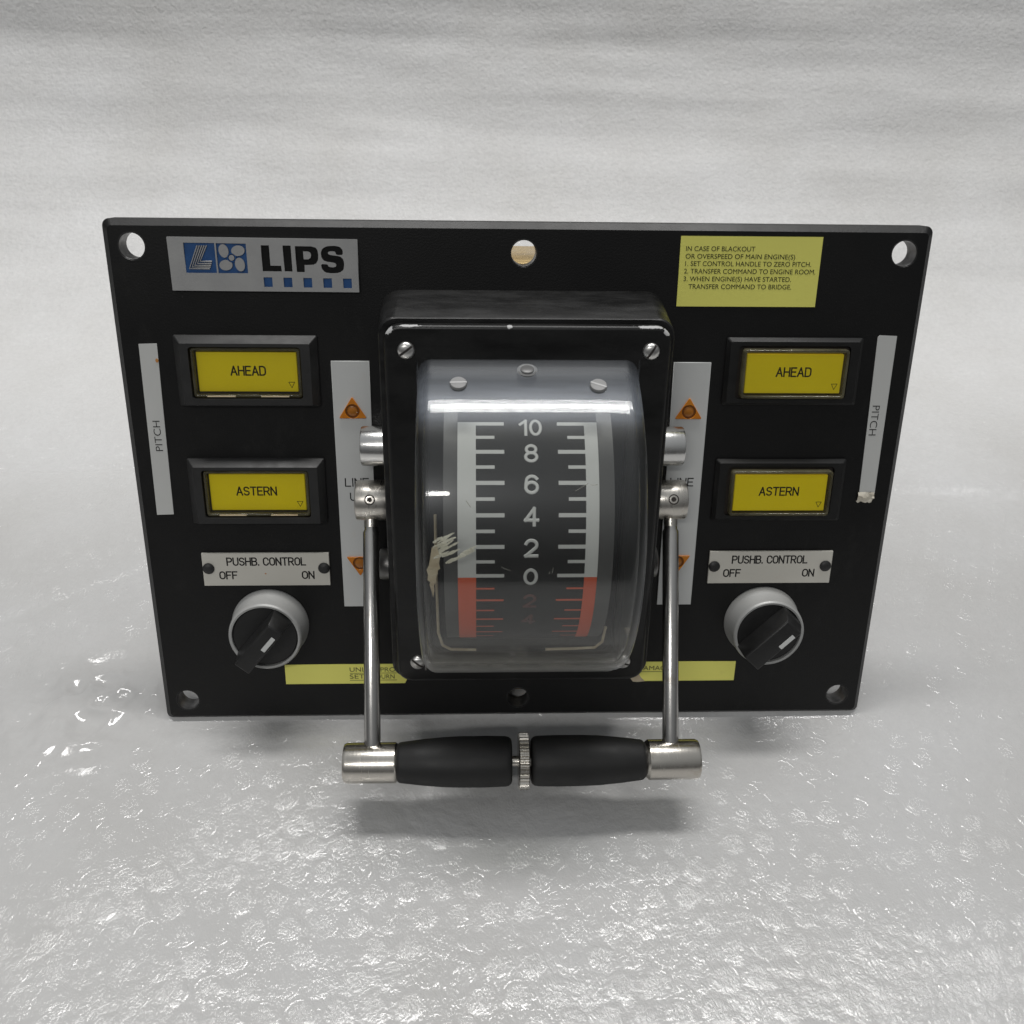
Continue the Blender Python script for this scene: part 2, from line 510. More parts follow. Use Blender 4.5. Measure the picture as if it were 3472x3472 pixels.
    n.l(bd.outputs["Fac"], sc10.inputs[0])
    sc10.inputs[1].default_value = 0.1
    n.l(sc10.outputs[0], rim.inputs["Fac"])
    b1 = n.bump(mid, 0.5, 0.00046)
    b2 = n.bump(fm.outputs[0], 0.9, 0.0008, b1)
    part = n.ramp(n.noise(mixv.outputs[0], 95, 2), 0.50, (0, 0, 0), 0.66, (1, 1, 1))     # the weld shows only here and there
    rmx = n.n("ShaderNodeMath", operation='MULTIPLY')
    n.l(rim.outputs["Color"], rmx.inputs[0])
    n.l(part, rmx.inputs[1])
    b3 = n.bump(rmx.outputs[0], 0.9, 0.00020, b2)
    n.l(b3, n.b.inputs["Coat Normal"])
    n.b.inputs["Coat IOR"].default_value = 1.54
    b4 = n.bump(mid, 0.5, 0.0010)
    fl_ = n.n("ShaderNodeMapRange")          # the foam under the film carries the same crinkle more weakly, and none where it lies bare
    fl_.inputs["From Min"].default_value = 0.02
    fl_.inputs["From Max"].default_value = 0.20
    fl_.inputs["To Min"].default_value = 0.5
    fl_.inputs["To Max"].default_value = 0.0
    n.l(lsep.outputs["Y"], fl_.inputs["Value"])
    fm0 = n.n("ShaderNodeMath", operation='MULTIPLY')
    n.l(fm.outputs[0], fm0.inputs[0])
    n.l(fl_.outputs[0], fm0.inputs[1])
    b5 = n.bump(fm0.outputs[0], 0.8, 0.0008, b4)
    # roll ripples of the foam, long across the sheet and short along it
    sr = n.n("ShaderNodeAttribute", attribute_name="sheet_run")
    sx = n.n("ShaderNodeSeparateXYZ")
    n.l(v, sx.inputs[0])
    cb = n.n("ShaderNodeCombineXYZ")
    n.l(sx.outputs["X"], cb.inputs["X"])
    n.l(sr.outputs["Fac"], cb.inputs["Y"])
    mp = n.n("ShaderNodeMapping")
    mp.inputs["Scale"].default_value = (1.6, 26, 1)
    n.l(cb.outputs[0], mp.inputs["Vector"])
    rp = n.noise(mp.outputs[0], 1.0, 4, 0.5)
    up = n.n("ShaderNodeMapRange", interpolation_type='SMOOTHSTEP')
    up.inputs["From Min"].default_value = 0.30
    up.inputs["From Max"].default_value = 0.42
    n.l(sr.outputs["Fac"], up.inputs["Value"])
    rm = n.n("ShaderNodeMath", operation='MULTIPLY')
    n.l(rp, rm.inputs[0])
    n.l(up.outputs[0], rm.inputs[1])
    b6 = n.bump(rm.outputs[0], 0.8, 0.0017, b5)
    gm = n.n("ShaderNodeMath", operation='MULTIPLY')
    n.l(n.noise(cb.outputs[0], 420, 3, 0.7), gm.inputs[0])
    n.l(up.outputs[0], gm.inputs[1])
    b7 = n.bump(gm.outputs[0], 0.8, 0.0007, b6)
    n.l(b7, n.b.inputs["Normal"])
    n.b.inputs["Coat Roughness"].default_value = 0.06
    sep = n.n("ShaderNodeSeparateXYZ")      # the glossy film stops where the sheet turns up; plain matt foam from there
    n.l(v, sep.inputs[0])
    film = n.n("ShaderNodeMapRange")
    film.inputs["From Min"].default_value = 0.22
    film.inputs["From Max"].default_value = 0.40
    film.inputs["To Min"].default_value = 0.95
    film.inputs["To Max"].default_value = 0.05
    n.l(sep.outputs["Y"], film.inputs["Value"])
    n.l(film.outputs[0], n.b.inputs["Coat Weight"])
    return n.m


M["foam"] = mat_foam()

# ------------------------------------------------------------------ foam sheet (floor sweeping up into a backdrop)
rng = np.random.default_rng(7)


def vnoise(x, y, cell, seed):
    r = np.random.default_rng(seed)
    tab = r.random((256, 256))
    u, w = x / cell, y / cell
    iu, iw = np.floor(u).astype(int), np.floor(w).astype(int)
    fu, fw = u - iu, w - iw
    fu = fu * fu * (3 - 2 * fu)
    fw = fw * fw * (3 - 2 * fw)
    a = tab[iu % 256, iw % 256]
    b = tab[(iu + 1) % 256, iw % 256]
    c = tab[iu % 256, (iw + 1) % 256]
    d = tab[(iu + 1) % 256, (iw + 1) % 256]
    return (a * (1 - fu) + b * fu) * (1 - fw) + (c * (1 - fu) + d * fu) * fw - 0.5


def sstep(a, b, x):
    t = np.clip((x - a) / (b - a), 0, 1)
    return t * t * (3 - 2 * t)


def foam_sheet():
    xs = np.concatenate([np.linspace(-900, -330, 60, endpoint=False), np.arange(-330, -190, 1.7), np.arange(-190, 190, 0.9),
                         np.arange(190, 330, 1.7), np.linspace(331, 900, 60)])
    ss = np.concatenate([np.linspace(-420, -175, 25, endpoint=False), np.arange(-175, 110, 0.9), np.arange(110, 340, 1.6), np.linspace(341, 1150, 190)])
    X, S = np.meshgrid(xs, ss)
    # bubbles in a hexagonal lattice
    a = 0.06
    xr = X * math.cos(a) + S * math.sin(a) + 1.5 * vnoise(X, S, 60, 1)
    yr = -X * math.sin(a) + S * math.cos(a) + 1.5 * vnoise(X, S, 60, 2)
    P = 11.6
    row = np.round(yr / (P * 0.866))
    best = np.full(X.shape, 1e9)
    hid = np.zeros(X.shape)
    hx = np.zeros(X.shape)
    for dr in (-1, 0, 1):
        rr = row + dr
        off = (np.mod(rr, 2)) * 0.5 * P
        cc = np.round((xr - off) / P)
        dx = xr - off - cc * P
        dy = yr - rr * P * 0.866
        d = np.hypot(dx, dy)
        m = d < best
        best = np.where(m, d, best)
        hid = np.where(m, np.mod(np.sin(cc * 12.9898 + rr * 78.233) * 43758.5453, 1.0), hid)
        hx = np.where(m, dx, hx)
    amp = 0.02 + 0.13 * hid
    fade = 1 - sstep(180, 420, S)
    bub = amp * (1 - sstep(3.6, 5.2, best))
    Z = bub * (0.25 + 0.75 * fade)
    # crinkles of the film, ridged
    n1 = vnoise(xr + 6 * vnoise(X, S, 20, 3), yr * 0.7, 3.4, 4)
    n2 = vnoise(xr, yr + 3 * vnoise(X, S, 14, 5), 1.9, 6)
    Z += (0.06 * (0.5 - np.abs(n1) * 2) * 0.5 + 0.025 * n2) * (0.35 + 0.65 * fade)
    # undulation and long creases
    Z += 5.0 * vnoise(X, S, 95, 8) * sstep(-60, 120, np.abs(S - 20) + 40) + 0.9 * vnoise(X, S, 38, 9)

    def crease(x0, s0, x1, s1, w, h):
        dx, ds = x1 - x0, s1 - s0
        L = math.hypot(dx, ds)
        u = ((X - x0) * dx + (S - s0) * ds) / L
        q = ((X - x0) * ds - (S - s0) * dx) / L + 2.5 * vnoise(X, S, 25, 11)
        return h * np.exp(-(q / w) ** 2) * sstep(-20, 15, u) * (1 - sstep(L - 15, L + 20, u))
    Z += crease(-420, 168, -170, 176, 2.2, -1.0)
    Z += crease(-300, 8, -165, 92, 4.0, -0.8)
    Z += crease(215, 150, 420, 128, 6.0, -1.8)
    # crumpled patch left of the panel
    pk = np.exp(-(((X + 178) / 34) ** 2 + ((S + 2) / 26) ** 2))
    rid = np.abs(vnoise(X + S * 0.5, S - 0.3 * X, 13, 12)) + 0.5 * np.abs(vnoise(X - S * .4, S + .2 * X, 7, 13))
    Z += pk * (2.4 - 7.0 * rid)
    # keep it pressed flat under the panel
    press = np.exp(-(np.clip(np.abs(X) - 140, 0, None) / 14) ** 2 - (np.clip(np.abs(S - 2) - 6, 0, None) / 10) ** 2)
    Z = Z * (1 - 0.92 * press)
    # sweep: flat floor, then a curve rising to a wall
    S0, Rb = 300.0, 235.0
    ang = np.clip((S - S0) / Rb, 0, math.radians(86))
    over = np.clip(S - S0 - Rb * math.radians(86), 0, None)
    Y = np.where(S < S0, S, S0 + Rb * np.sin(ang) + over * math.cos(math.radians(86)))
    Zb = np.where(S < S0, 0, Rb * (1 - np.cos(ang)) + over * math.sin(math.radians(86)))
    # roll waves running across the sheet
    tilt = 0.012 * X
    wv = sstep(330, 440, S) * (2.6 * np.sin((S + tilt + 22 * vnoise(X, S, 260, 15)) / 9.5) * (0.45 + 0.9 * (vnoise(X * 0.25, S, 60, 16) + 0.5))
                               + 5.0 * vnoise(X * 0.3, S, 34, 17) + 3.0 * vnoise(X * 0.25, S, 15, 18))
    Z = Z + wv * 0.30 + sstep(330, 420, S) * (1.0 * vnoise(X * 0.12, S + 0.02 * X, 11, 21) + 0.25 * vnoise(X * 0.15, S, 5.2, 22))
    Z = Z + 1.9 * np.exp(-((S + 4.0) / 2.5) ** 2) * (1 - sstep(141, 150, np.abs(X)))
    Y2 = Y - np.sin(ang) * Z
    Z2 = Zb + np.cos(ang) * Z
    co = np.stack([X, Y2, Z2], -1).reshape(-1, 3) * MM
    R_, C_ = X.shape
    idx = np.arange(R_ * C_).reshape(R_, C_)
    q = np.stack([idx[:-1, :-1], idx[:-1, 1:], idx[1:, 1:], idx[1:, :-1]], -1).reshape(-1, 4)
    me = bpy.data.meshes.new("foam_sheet")
    me.vertices.add(len(co))
    me.vertices.foreach_set("co", co.ravel())
    me.loops.add(q.size)
    me.loops.foreach_set("vertex_index", q.ravel())
    me.polygons.add(len(q))
    me.polygons.foreach_set("loop_start", np.arange(0, q.size, 4))
    me.polygons.foreach_set("loop_total", np.full(len(q), 4))
    me.update(calc_edges=True)
    me.polygons.foreach_set("use_smooth", np.ones(len(q), bool))
    for nm, arr in (("bubble_distance", best), ("bubble_tone", hid), ("sheet_run", S * MM), ("film_slack", np.clip(pk * 1.3, 0, 1))):
        at = me.attributes.new(nm, 'FLOAT', 'POINT')
        at.data.foreach_set("value", arr.ravel().astype(np.float32))
    me.materials.append(M["foam"])
    o = bpy.data.objects.new("foam_sheet", me)
    COL.objects.link(o)
    o["kind"] = "structure"
    o["label"] = "white glossy bubble foam sheet under and behind the panel"
    return o


foam_sheet()

# ------------------------------------------------------------------ building helpers (lengths in millimetres, panel frame: x right, y up the plate, z out of it)


def link(name, me, m, parent, label=None, smooth=False, mw=None):
    if m is not None:
        me.materials.clear()
        me.materials.append(M[m])
    if smooth:
        me.polygons.foreach_set("use_smooth", [True] * len(me.polygons))
        me.set_sharp_from_angle(angle=math.radians(smooth if smooth is not True else 35))
    o = bpy.data.objects.new(name, me)
    COL.objects.link(o)
    o.parent = parent
    if label:
        o["label"] = label
    if mw is not None:
        o.matrix_local = mw
    return o


def copy_of(o, parent, mw=None, name=None):
    c = o.copy()
    COL.objects.link(c)
    c.parent = parent
    if mw is not None:
        c.matrix_local = mw
    return c


def from_pydata(name, vs, fs, T=None):
    if T is not None:
        vs = [T @ Vector(v) for v in vs]
    me = bpy.data.meshes.new(name)
    me.from_pydata([(v[0] * MM, v[1] * MM, v[2] * MM) for v in vs], [], fs)
    me.update()
    return me


def rrect(x0, y0, x1, y1, r, n=6):
    p = []
    if r <= 0:
        return [(x0, y0), (x1, y0), (x1, y1), (x0, y1)]
    for cx, cy, a in ((x1 - r, y1 - r, 0), (x0 + r, y1 - r, 90), (x0 + r, y0 + r, 180), (x1 - r, y0 + r, 270)):
        for i in range(n + 1):
            t = math.radians(a + 90 * i / n)
            p.append((cx + r * math.cos(t), cy + r * math.sin(t)))
    return p


def circ(cx, cy, r, n=32, ry=None, rot=0):
    ry = ry or r
    o = []
    for i in range(n):
        t = 2 * PI * i / n
        x, y = r * math.cos(t), ry * math.sin(t)
        o.append((cx + x * math.cos(rot) - y * math.sin(rot), cy + x * math.sin(rot) + y * math.cos(rot)))
    return o


DG = bpy.context.evaluated_depsgraph_get


def curve_to_mesh(cu, name, T=None):
    ob = bpy.data.objects.new("tmp", cu)
    COL.objects.link(ob)
    bpy.context.view_layer.update()
    dg = DG()
    me = bpy.data.meshes.new_from_object(ob.evaluated_get(dg))
    bpy.data.objects.remove(ob)
    me.name = name
    if T is not None:
        me.transform(T)
    me.transform(Matrix.Scale(MM, 4))
    return me


def slab(name, loops, z0, z1, bevel=0.0, T=None, res=0):
    """flat solid with holes, outline given as loops; optional chamfer"""
    cu = bpy.data.curves.new("tmp", 'CURVE')
    cu.dimensions = '2D'
    cu.fill_mode = 'BOTH'
    for lp in loops:
        sp = cu.splines.new('POLY')
        sp.points.add(len(lp) - 1)
        for p, q in zip(sp.points, lp):
            p.co = (q[0], q[1], 0, 1)
        sp.use_cyclic_u = True
    h = (z1 - z0) / 2
    cu.extrude = h - bevel
    cu.bevel_depth = bevel
    cu.bevel_resolution = res
    if bevel:
        cu.offset = -bevel
    tt = Matrix.Translation((0, 0, (z0 + z1) / 2))
    return curve_to_mesh(cu, name, tt if T is None else T @ tt)


def tube(name, paths, r, flat=1.0, T=None, res=2, cyc=False, caps=True):
    cu = bpy.data.curves.new("tmp", 'CURVE')
    cu.dimensions = '3D'
    for lp in paths:
        sp = cu.splines.new('POLY')
        sp.points.add(len(lp) - 1)
        for p, q in zip(sp.points, lp):
            p.co = (q[0], q[1], q[2] if len(q) > 2 else 0, 1)
        sp.use_cyclic_u = cyc
    cu.bevel_depth = r
    cu.bevel_resolution = res
    cu.use_fill_caps = caps
    tt = Matrix.Scale(flat, 4, (0, 0, 1)) if flat != 1 else Matrix.Identity(4)
    return curve_to_mesh(cu, name, tt if T is None else T @ tt)


def text_mesh(name, s, x0, y0, w, h, z, thick=0.06, bold=0.0, align='L', T=None, shear=0.0, spacing=1.0):
    """built-in font, scaled so the line spans w by h with its base line at (x0, y0)"""
    cu = bpy.data.curves.new("tmp", 'FONT')
    cu.body = s
    cu.size = 10
    cu.shear = shear
    cu.offset = bold
    cu.space_character = spacing
    cu.extrude = 0.5
    me = curve_to_mesh(cu, name)
    n = len(me.vertices)
    a = np.empty(n * 3)
    me.vertices.foreach_get("co", a)
    a = a.reshape(-1, 3) / MM
    mn, mx = a.min(0), a.max(0)
    # cap height measured on an H
    cu2 = bpy.data.curves.new("tmp", 'FONT')
    cu2.body = "H"
    cu2.size = 10
    me2 = curve_to_mesh(cu2, "tmpH")
    cap = max(v.co.y for v in me2.vertices) / MM
    bpy.data.meshes.remove(me2)
    a[:, 0] = (a[:, 0] - mn[0]) * (w / (mx[0] - mn[0])) + x0
    a[:, 1] = a[:, 1] * (h / cap) + y0
    a[:, 2] = (a[:, 2] + 0.5) * thick + z
    if T is not None:
        a = np.array([(T @ Vector(p))[:] for p in a])
    me.vertices.foreach_set("co", (a * MM).ravel())
    me.update()
    return me


def lathe(name, prof, axis='Z', seg=48, T=None, close=True):
    """prof: (radius, along) pairs"""
    vs, fs = [], []
    n = len(prof)
    for i in range(seg):
        t = 2 * PI * i / seg
        for r, a in prof:
            c, s = r * math.cos(t), r * math.sin(t)
            vs.append((c, s, a) if axis == 'Z' else (a, c, s))
    for i in range(seg):
        j = (i + 1) % seg
        for k in range(n - 1):
            fs.append((i * n + k, j * n + k, j * n + k + 1, i * n + k + 1))
    if close:
        fs.append(tuple(i * n for i in range(seg))[::-1])
        fs.append(tuple(i * n + n - 1 for i in range(seg)))
    me = from_pydata(name, vs, fs, T)
    bm = bmesh.new()
    bm.from_mesh(me)
    bmesh.ops.remove_doubles(bm, verts=bm.verts, dist=1e-7)
    bmesh.ops.recalc_face_normals(bm, faces=bm.faces)
    bm.to_mesh(me)
    bm.free()
    return me


def loft(name, rings, T=None, cap=True):
    """rings: equal-length loops of 3D points"""
    n = len(rings[0])
    vs = [p for r in rings for p in r]
    fs = []
    for k in range(len(rings) - 1):
        for i in range(n):
            j = (i + 1) % n
            fs.append((k * n + i, k * n + j, (k + 1) * n + j, (k + 1) * n + i))
    if cap:
        fs.append(tuple(range(n))[::-1])
        fs.append(tuple(range((len(rings) - 1) * n, len(rings) * n)))
    me = from_pydata(name, vs, fs, T)
    bm = bmesh.new()
    bm.from_mesh(me)
    bmesh.ops.recalc_face_normals(bm, faces=bm.faces)
    bm.to_mesh(me)
    bm.free()
    return me


# a plain engraver's stroke alphabet on a 4 x 6 cell
def arc(cx, cy, rx, ry, a0, a1, n=8):
    return [(cx + rx * math.cos(math.radians(a0 + (a1 - a0) * i / n)), cy + ry * math.sin(math.radians(a0 + (a1 - a0) * i / n))) for i in range(n + 1)]


GLYPH = {
    'A': (4, [[(0, 0), (2, 6), (4, 0)], [(0.7, 2), (3.3, 2)]]),
    'B': (3.8, [[(0, 0), (0, 6), (2, 6)] + arc(2.1, 4.55, 1.5, 1.45, 90, -90) + [(0, 3.1)], [(2.1, 3.1)] + arc(2.2, 1.55, 1.6, 1.55, 90, -90) + [(0, 0)]]),
    'C': (3.8, [arc(1.95, 4.1, 1.9, 1.9, 10, 180) + arc(1.95, 1.9, 1.9, 1.9, 180, 350)]),
    'D': (3.8, [[(0, 0), (0, 6), (1.9, 6)] + arc(1.9, 4.1, 1.9, 1.9, 90, 0) + arc(1.9, 1.9, 1.9, 1.9, 0, -90) + [(0, 0)]]),
    'E': (3.3, [[(3.3, 0), (0, 0), (0, 6), (3.3, 6)], [(0, 3.1), (2.9, 3.1)]]),
    'F': (3.3, [[(0, 0), (0, 6), (3.3, 6)], [(0, 3.1), (2.8, 3.1)]]),
    'H': (3.8, [[(0, 0), (0, 6)], [(3.8, 0), (3.8, 6)], [(0, 3.1), (3.8, 3.1)]]),
    'I': (0.2, [[(0.1, 0), (0.1, 6)]]),
    'L': (3.2, [[(0, 6), (0, 0), (3.2, 0)]]),
    'N': (3.8, [[(0, 0), (0, 6), (3.8, 0), (3.8, 6)]]),
    'O': (3.8, [arc(1.9, 4.1, 1.9, 1.9, 0, 180) + arc(1.9, 1.9, 1.9, 1.9, 180, 360) + [(3.8, 4.1)]]),
    'P': (3.7, [[(0, 0), (0, 6), (2, 6)] + arc(2.1, 4.4, 1.6, 1.6, 90, -90) + [(0, 2.8)]]),
    'R': (3.8, [[(0, 0), (0, 6), (2, 6)] + arc(2.1, 4.4, 1.6, 1.6, 90, -90) + [(0, 2.8)], [(2.0, 2.8), (3.8, 0)]]),
    'S': (3.6, [arc(1.8, 4.5, 1.75, 1.5, 20, 270) + arc(1.8, 1.5, 1.8, 1.5, 90, -160)]),
    'T': (3.8, [[(1.9, 0), (1.9, 6)], [(0, 6), (3.8, 6)]]),
    'U': (3.8, [[(0, 6), (0, 1.9)] + arc(1.9, 1.9, 1.9, 1.9, 180, 360) + [(3.8, 6)]]),
    '0': (3.6, [arc(1.8, 3.0, 1.75, 3.0, 90, 450, 24)]),
    '1': (2.2, [[(0, 4.4), (1.9, 6), (1.9, 0)]]),
    '2': (3.6, [arc(1.8, 4.25, 1.75, 1.75, 165, -35, 10) + [(0.05, 0), (3.6, 0)]]),
    '4': (3.8, [[(2.7, 0), (2.7, 6), (0, 1.75), (3.8, 1.75)]]),
    '6': (3.6, [arc(1.9, 4.3, 1.65, 1.7, 30, 160, 7) + [(0.08, 3.0)] + arc(1.8, 1.9, 1.75, 1.9, 180, 540, 20)]),
    '8': (3.6, [arc(1.8, 4.55, 1.5, 1.45, 90, 450, 18), arc(1.8, 1.6, 1.75, 1.6, 90, 450, 20)]),
    '.': (0.3, [[(0.05, 0), (0.05, 0.35)]]),
}


def strokes(name, s, x0, y0, w, h, z, lw, gap=1.35, T=None, sub=0):
    x = 0
    paths = []
    for ch in s:
        if ch == ' ':
            x += 2.6
            continue
        wd, st = GLYPH[ch]
        for p in st:
            paths.append([(x + a, b) for a, b in p])
        x += wd + gap
    tot = x - gap
    paths = [[(x0 + a * w / tot, y0 + b * h / 6, 0) for a, b in p] for p in paths]
    if sub:
        fine_ = []
        for p in paths:
            q = [p[0]]
            for a, b in zip(p[:-1], p[1:]):
                k = max(1, int(math.hypot(b[0] - a[0], b[1] - a[1]) / sub))
                q += [(a[0] + (b[0] - a[0]) * i / k, a[1] + (b[1] - a[1]) * i / k, 0) for i in range(1, k + 1)]
            fine_.append(q)
        paths = fine_
    cut = []
    for p in paths:                      # break the line at sharp corners so that every stroke keeps its full width
        cur = [p[0]]
        for i in range(1, len(p)):
            cur.append(p[i])
            if i < len(p) - 1:
                d0 = Vector((p[i][0] - p[i - 1][0], p[i][1] - p[i - 1][1]))
                d1 = Vector((p[i + 1][0] - p[i][0], p[i + 1][1] - p[i][1]))
                if d0.length > 1e-6 and d1.length > 1e-6 and d0.angle(d1) > 0.7:
                    cut.append(cur)
                    cur = [p[i]]
        cut.append(cur)
    ex = lw * 0.42
    paths = []
    for p in cut:
        if len(p) > 1:
            p = [Vector(q) for q in p]
            if (p[1] - p[0]).length > 1e-6 and (p[-1] - p[-2]).length > 1e-6:
                a_, b_ = p[0] - (p[1] - p[0]).normalized() * ex, p[-1] + (p[-1] - p[-2]).normalized() * ex
                p = [a_] + p[1:-1] + [b_]
                paths.append([tuple(q) for q in p])
    tz = Matrix.Translation((0, 0, z))
    return tube(name, paths, lw / 2, 0.18, tz if T is None else T @ tz, 1)


# ------------------------------------------------------------------ the control panel
LEAN = math.radians(18)
root = bpy.data.objects.new("control_panel", None)
COL.objects.link(root)
root.empty_display_size = 0.05
root.location = (0, 0.023077, 0.096112)
root.rotation_euler = (PI / 2 - LEAN, 0, 0)
root["label"] = "black ship propeller control panel with clear dial cover, yellow push buttons and black lever grip"
root["category"] = "control panel"

HOLES = [(-135, 89.3), (135, 89), (-135, -90.2), (134.6, -90.4), (-0.1, 88), (0.3, -90.5)]
CH = 2.2
out0 = rrect(-144.9, -99.9, 145.1, 98.3, 2.7, 6)
out1 = rrect(-144.9 + CH, -99.9 + CH, 145.1 - CH, 98.3 - CH, 1.6, 6)
bores = [circ(x, y, 4.45, 32) for x, y in HOLES]


def join(name, meshes):
    bm = bmesh.new()
    for m_ in meshes:
        bm.from_mesh(m_)
    me_ = bpy.data.meshes.new(name)
    bm.to_mesh(me_)
    bm.free()
    return me_


plate_me = join("mounting_plate", [slab("a", [out0] + bores, -8, -CH), slab("b", [out1] + bores, -CH + 0.01, 0),
                                   loft("c", [[(x, y, -CH - 0.05) for x, y in out0], [(x, y, 0.004) for x, y in out1]], None, False)])
plate = link("mounting_plate", plate_me, "panel", root)
for x, y in HOLES:
    rim = lathe("bore_rim", [(4.46, -7.9), (4.40, -7.9), (4.40, -0.35), (4.75, 0.03), (4.80, 0.01)], 'Z', 32, Matrix.Translation((x, y, 0)), False)
    link("bore_rim", rim, "worn_edge", plate, smooth=30)

# rear box behind the plate
bx = slab("rear_housing", [rrect(-92, -92, 92, 84.5, 4)], -78, -8.4, 1.0)
link("rear_housing", bx, "brass", root)

# --- nameplate
NAME = [(-122.4, 92.55), (-57.8, 92.2), (-57.7, 74.4), (-122.2, 74.6)]
L_ = [(-90.7, 90.04), (-87.9, 90.04), (-87.85, 83.27), (-84.2, 83.24), (-84.1, 81.3), (-90.75, 81.3)]
I_ = [(-83.28, 90.03), (-80.5, 90.0), (-80.4, 81.27), (-83.2, 81.3)]
P_ = [(-79.07, 89.85), (-73.53, 89.83), (-72.02, 89.42), (-71.41, 88.6), (-71.22, 86.93), (-71.43, 85.21), (-72.12, 84.13), (-73.18, 83.62), (-76.13, 83.52), (-76.21, 81.1), (-79.04, 81.12)]
PC = [(-76.38, 88.1), (-74.55, 88.04), (-73.89, 87.62), (-73.71, 86.91), (-73.92, 85.98), (-74.72, 85.47), (-76.29, 85.46)]
S_ = [(-62.78, 87.0), (-62.77, 88.68), (-63.67, 89.74), (-65.48, 90.08), (-68.04, 89.95), (-69.73, 89.15), (-70.37, 87.72), (-70.18, 85.94), (-69.25, 84.8), (-65.79, 84.36), (-65.26, 83.82), (-65.3, 83.1), (-66.24, 82.81), (-67.88, 83.01), (-68.2, 83.87), (-70.52, 83.93), (-70.31, 82.34), (-69.28, 81.09), (-67.09, 80.78), (-64.31, 80.94), (-62.77, 82.04), (-62.43, 83.85), (-62.7, 85.64), (-63.83, 86.63), (-67.11, 86.96), (-67.9, 87.39), (-67.79, 88.03), (-66.67, 88.25), (-65.4, 88.12), (-65.09, 86.98)]


def smooth_poly(p, it=1):
    for _ in range(it):
        q = []
        n = len(p)
        for i in range(n):
            a, b = p[i], p[(i + 1) % n]
            q += [(a[0] * .8 + b[0] * .2, a[1] * .8 + b[1] * .2), (a[0] * .2 + b[0] * .8, a[1] * .2 + b[1] * .8)]
        p = q
    return p


TILE1 = [(-116.95, 90.7), (-106.45, 90.65), (-106.4, 80.6), (-117.0, 80.6)]
TILE2 = [(-105.92, 90.61), (-95.75, 90.52), (-95.72, 80.6), (-105.95, 80.57)]
SQ = [(x, y) for x, y in [(-90.58, 79.3), (-83.74, 79.24), (-76.89, 79.18), (-70.02, 79.12), (-63.15, 79.07)]]
sq_loops = [[(x, y), (x + 3.0, y), (x + 3.0, y - 3.3), (x, y - 3.3)] for x, y in SQ]
holes_np = [TILE1, TILE2, L_, I_, P_, smooth_poly(S_)] + sq_loops
face = slab("name_plate", [NAME] + holes_np + [PC], 0.9, 1.6)
np_ = link("name_plate", face, "plate_grey", root)
link("backing", slab("backing", [NAME], 0.02, 0.88), "plate_grey", np_)
link("emblem_tile", slab("emblem_tile", [TILE1], 0.9, 1.02), "logo_blue", np_)
link("emblem_tile", slab("emblem_tile", [TILE2], 0.9, 1.02), "logo_blue", np_)
for nm, lp in (("letter", L_), ("letter", I_), ("letter", P_), ("letter", S_)):
    lps = [smooth_poly(lp)] if lp is S_ else [lp]
    if lp is P_:
        lps.append(PC)
    link(nm, slab(nm, lps, 0.9, 1.02), "logo_black", np_)
for lp in sq_loops:
    link("blue_square", slab("blue_square", [lp], 0.9, 1.02), "logo_blue", np_)
stripes = [[(-112.33, 89.78), (-115.73, 82.0), (-108.78, 82.0)], [(-111.54, 89.79), (-114.76, 82.55), (-108.49, 82.55)],
           [(-110.74, 89.79), (-113.79, 83.12), (-108.21, 83.14)], [(-109.94, 89.8), (-112.82, 83.75), (-108.0, 83.78)],
           [(-109.15, 89.81), (-111.87, 84.46), (-107.78, 84.5)]]
for st in stripes:
    link("emblem_stripe", tube("emblem_stripe", [[(a, b, 0) for a, b in st]], 0.27, 1.2, Matrix.Translation((0, 0, 1.3)), 1), "plate_grey", np_)
for cx, cy, rx, ry, ro in ((-103.5, 88.05, 1.65, 2.25, 0.18), (-98.6, 88.15, 2.3, 1.75, 0.15), (-103.1, 83.3, 2.25, 1.75, 0.12), (-98.3, 83.55, 1.65, 2.3, 0.15)):
    link("propeller_blade", slab("propeller_blade", [circ(cx, cy, rx, 24, ry, ro)], 0.95, 1.6), "plate_grey", np_)
link("propeller_hub", slab("propeller_hub", [circ(-100.97, 85.76, 0.95, 20)], 0.95, 1.6), "plate_grey", np_)
link("propeller_hub_ring", slab("propeller_hub_ring", [circ(-100.97, 85.76, 1.55, 24), circ(-100.97, 85.76, 1.3, 24)], 0.95, 1.6), "logo_blue", np_)

# --- yellow warning label
YL = slab("warning_label", [[(54.85, 94.35), (105.15, 94.4), (105.1, 70.15), (54.85, 70.1)]], 0.02, 0.22)
wl = link("warning_label", YL, "yellow_label", root)
for s, x0, y0, w in (("IN CASE OF BLACKOUT", 56.86, 89.3, 24.5), ("OR OVERSPEED OF MAIN ENGINE(S)", 56.9, 86.7, 39.0),
                     ("1. SET CONTROL HANDLE TO ZERO PITCH.", 56.95, 84.2, 45.0), ("2. TRANSFER COMMAND TO ENGINE ROOM.", 56.75, 81.6, 47.0),
                     ("3. WHEN ENGINE(S) HAVE STARTED.", 56.73, 78.95, 38.6), ("TRANSFER COMMAND TO BRIDGE.", 58.68, 76.3, 37.0)):
    link("lettering", text_mesh("lettering", s, x0, y0, w, 1.62, 0.22, 0.05, 0.0), "ink", wl)

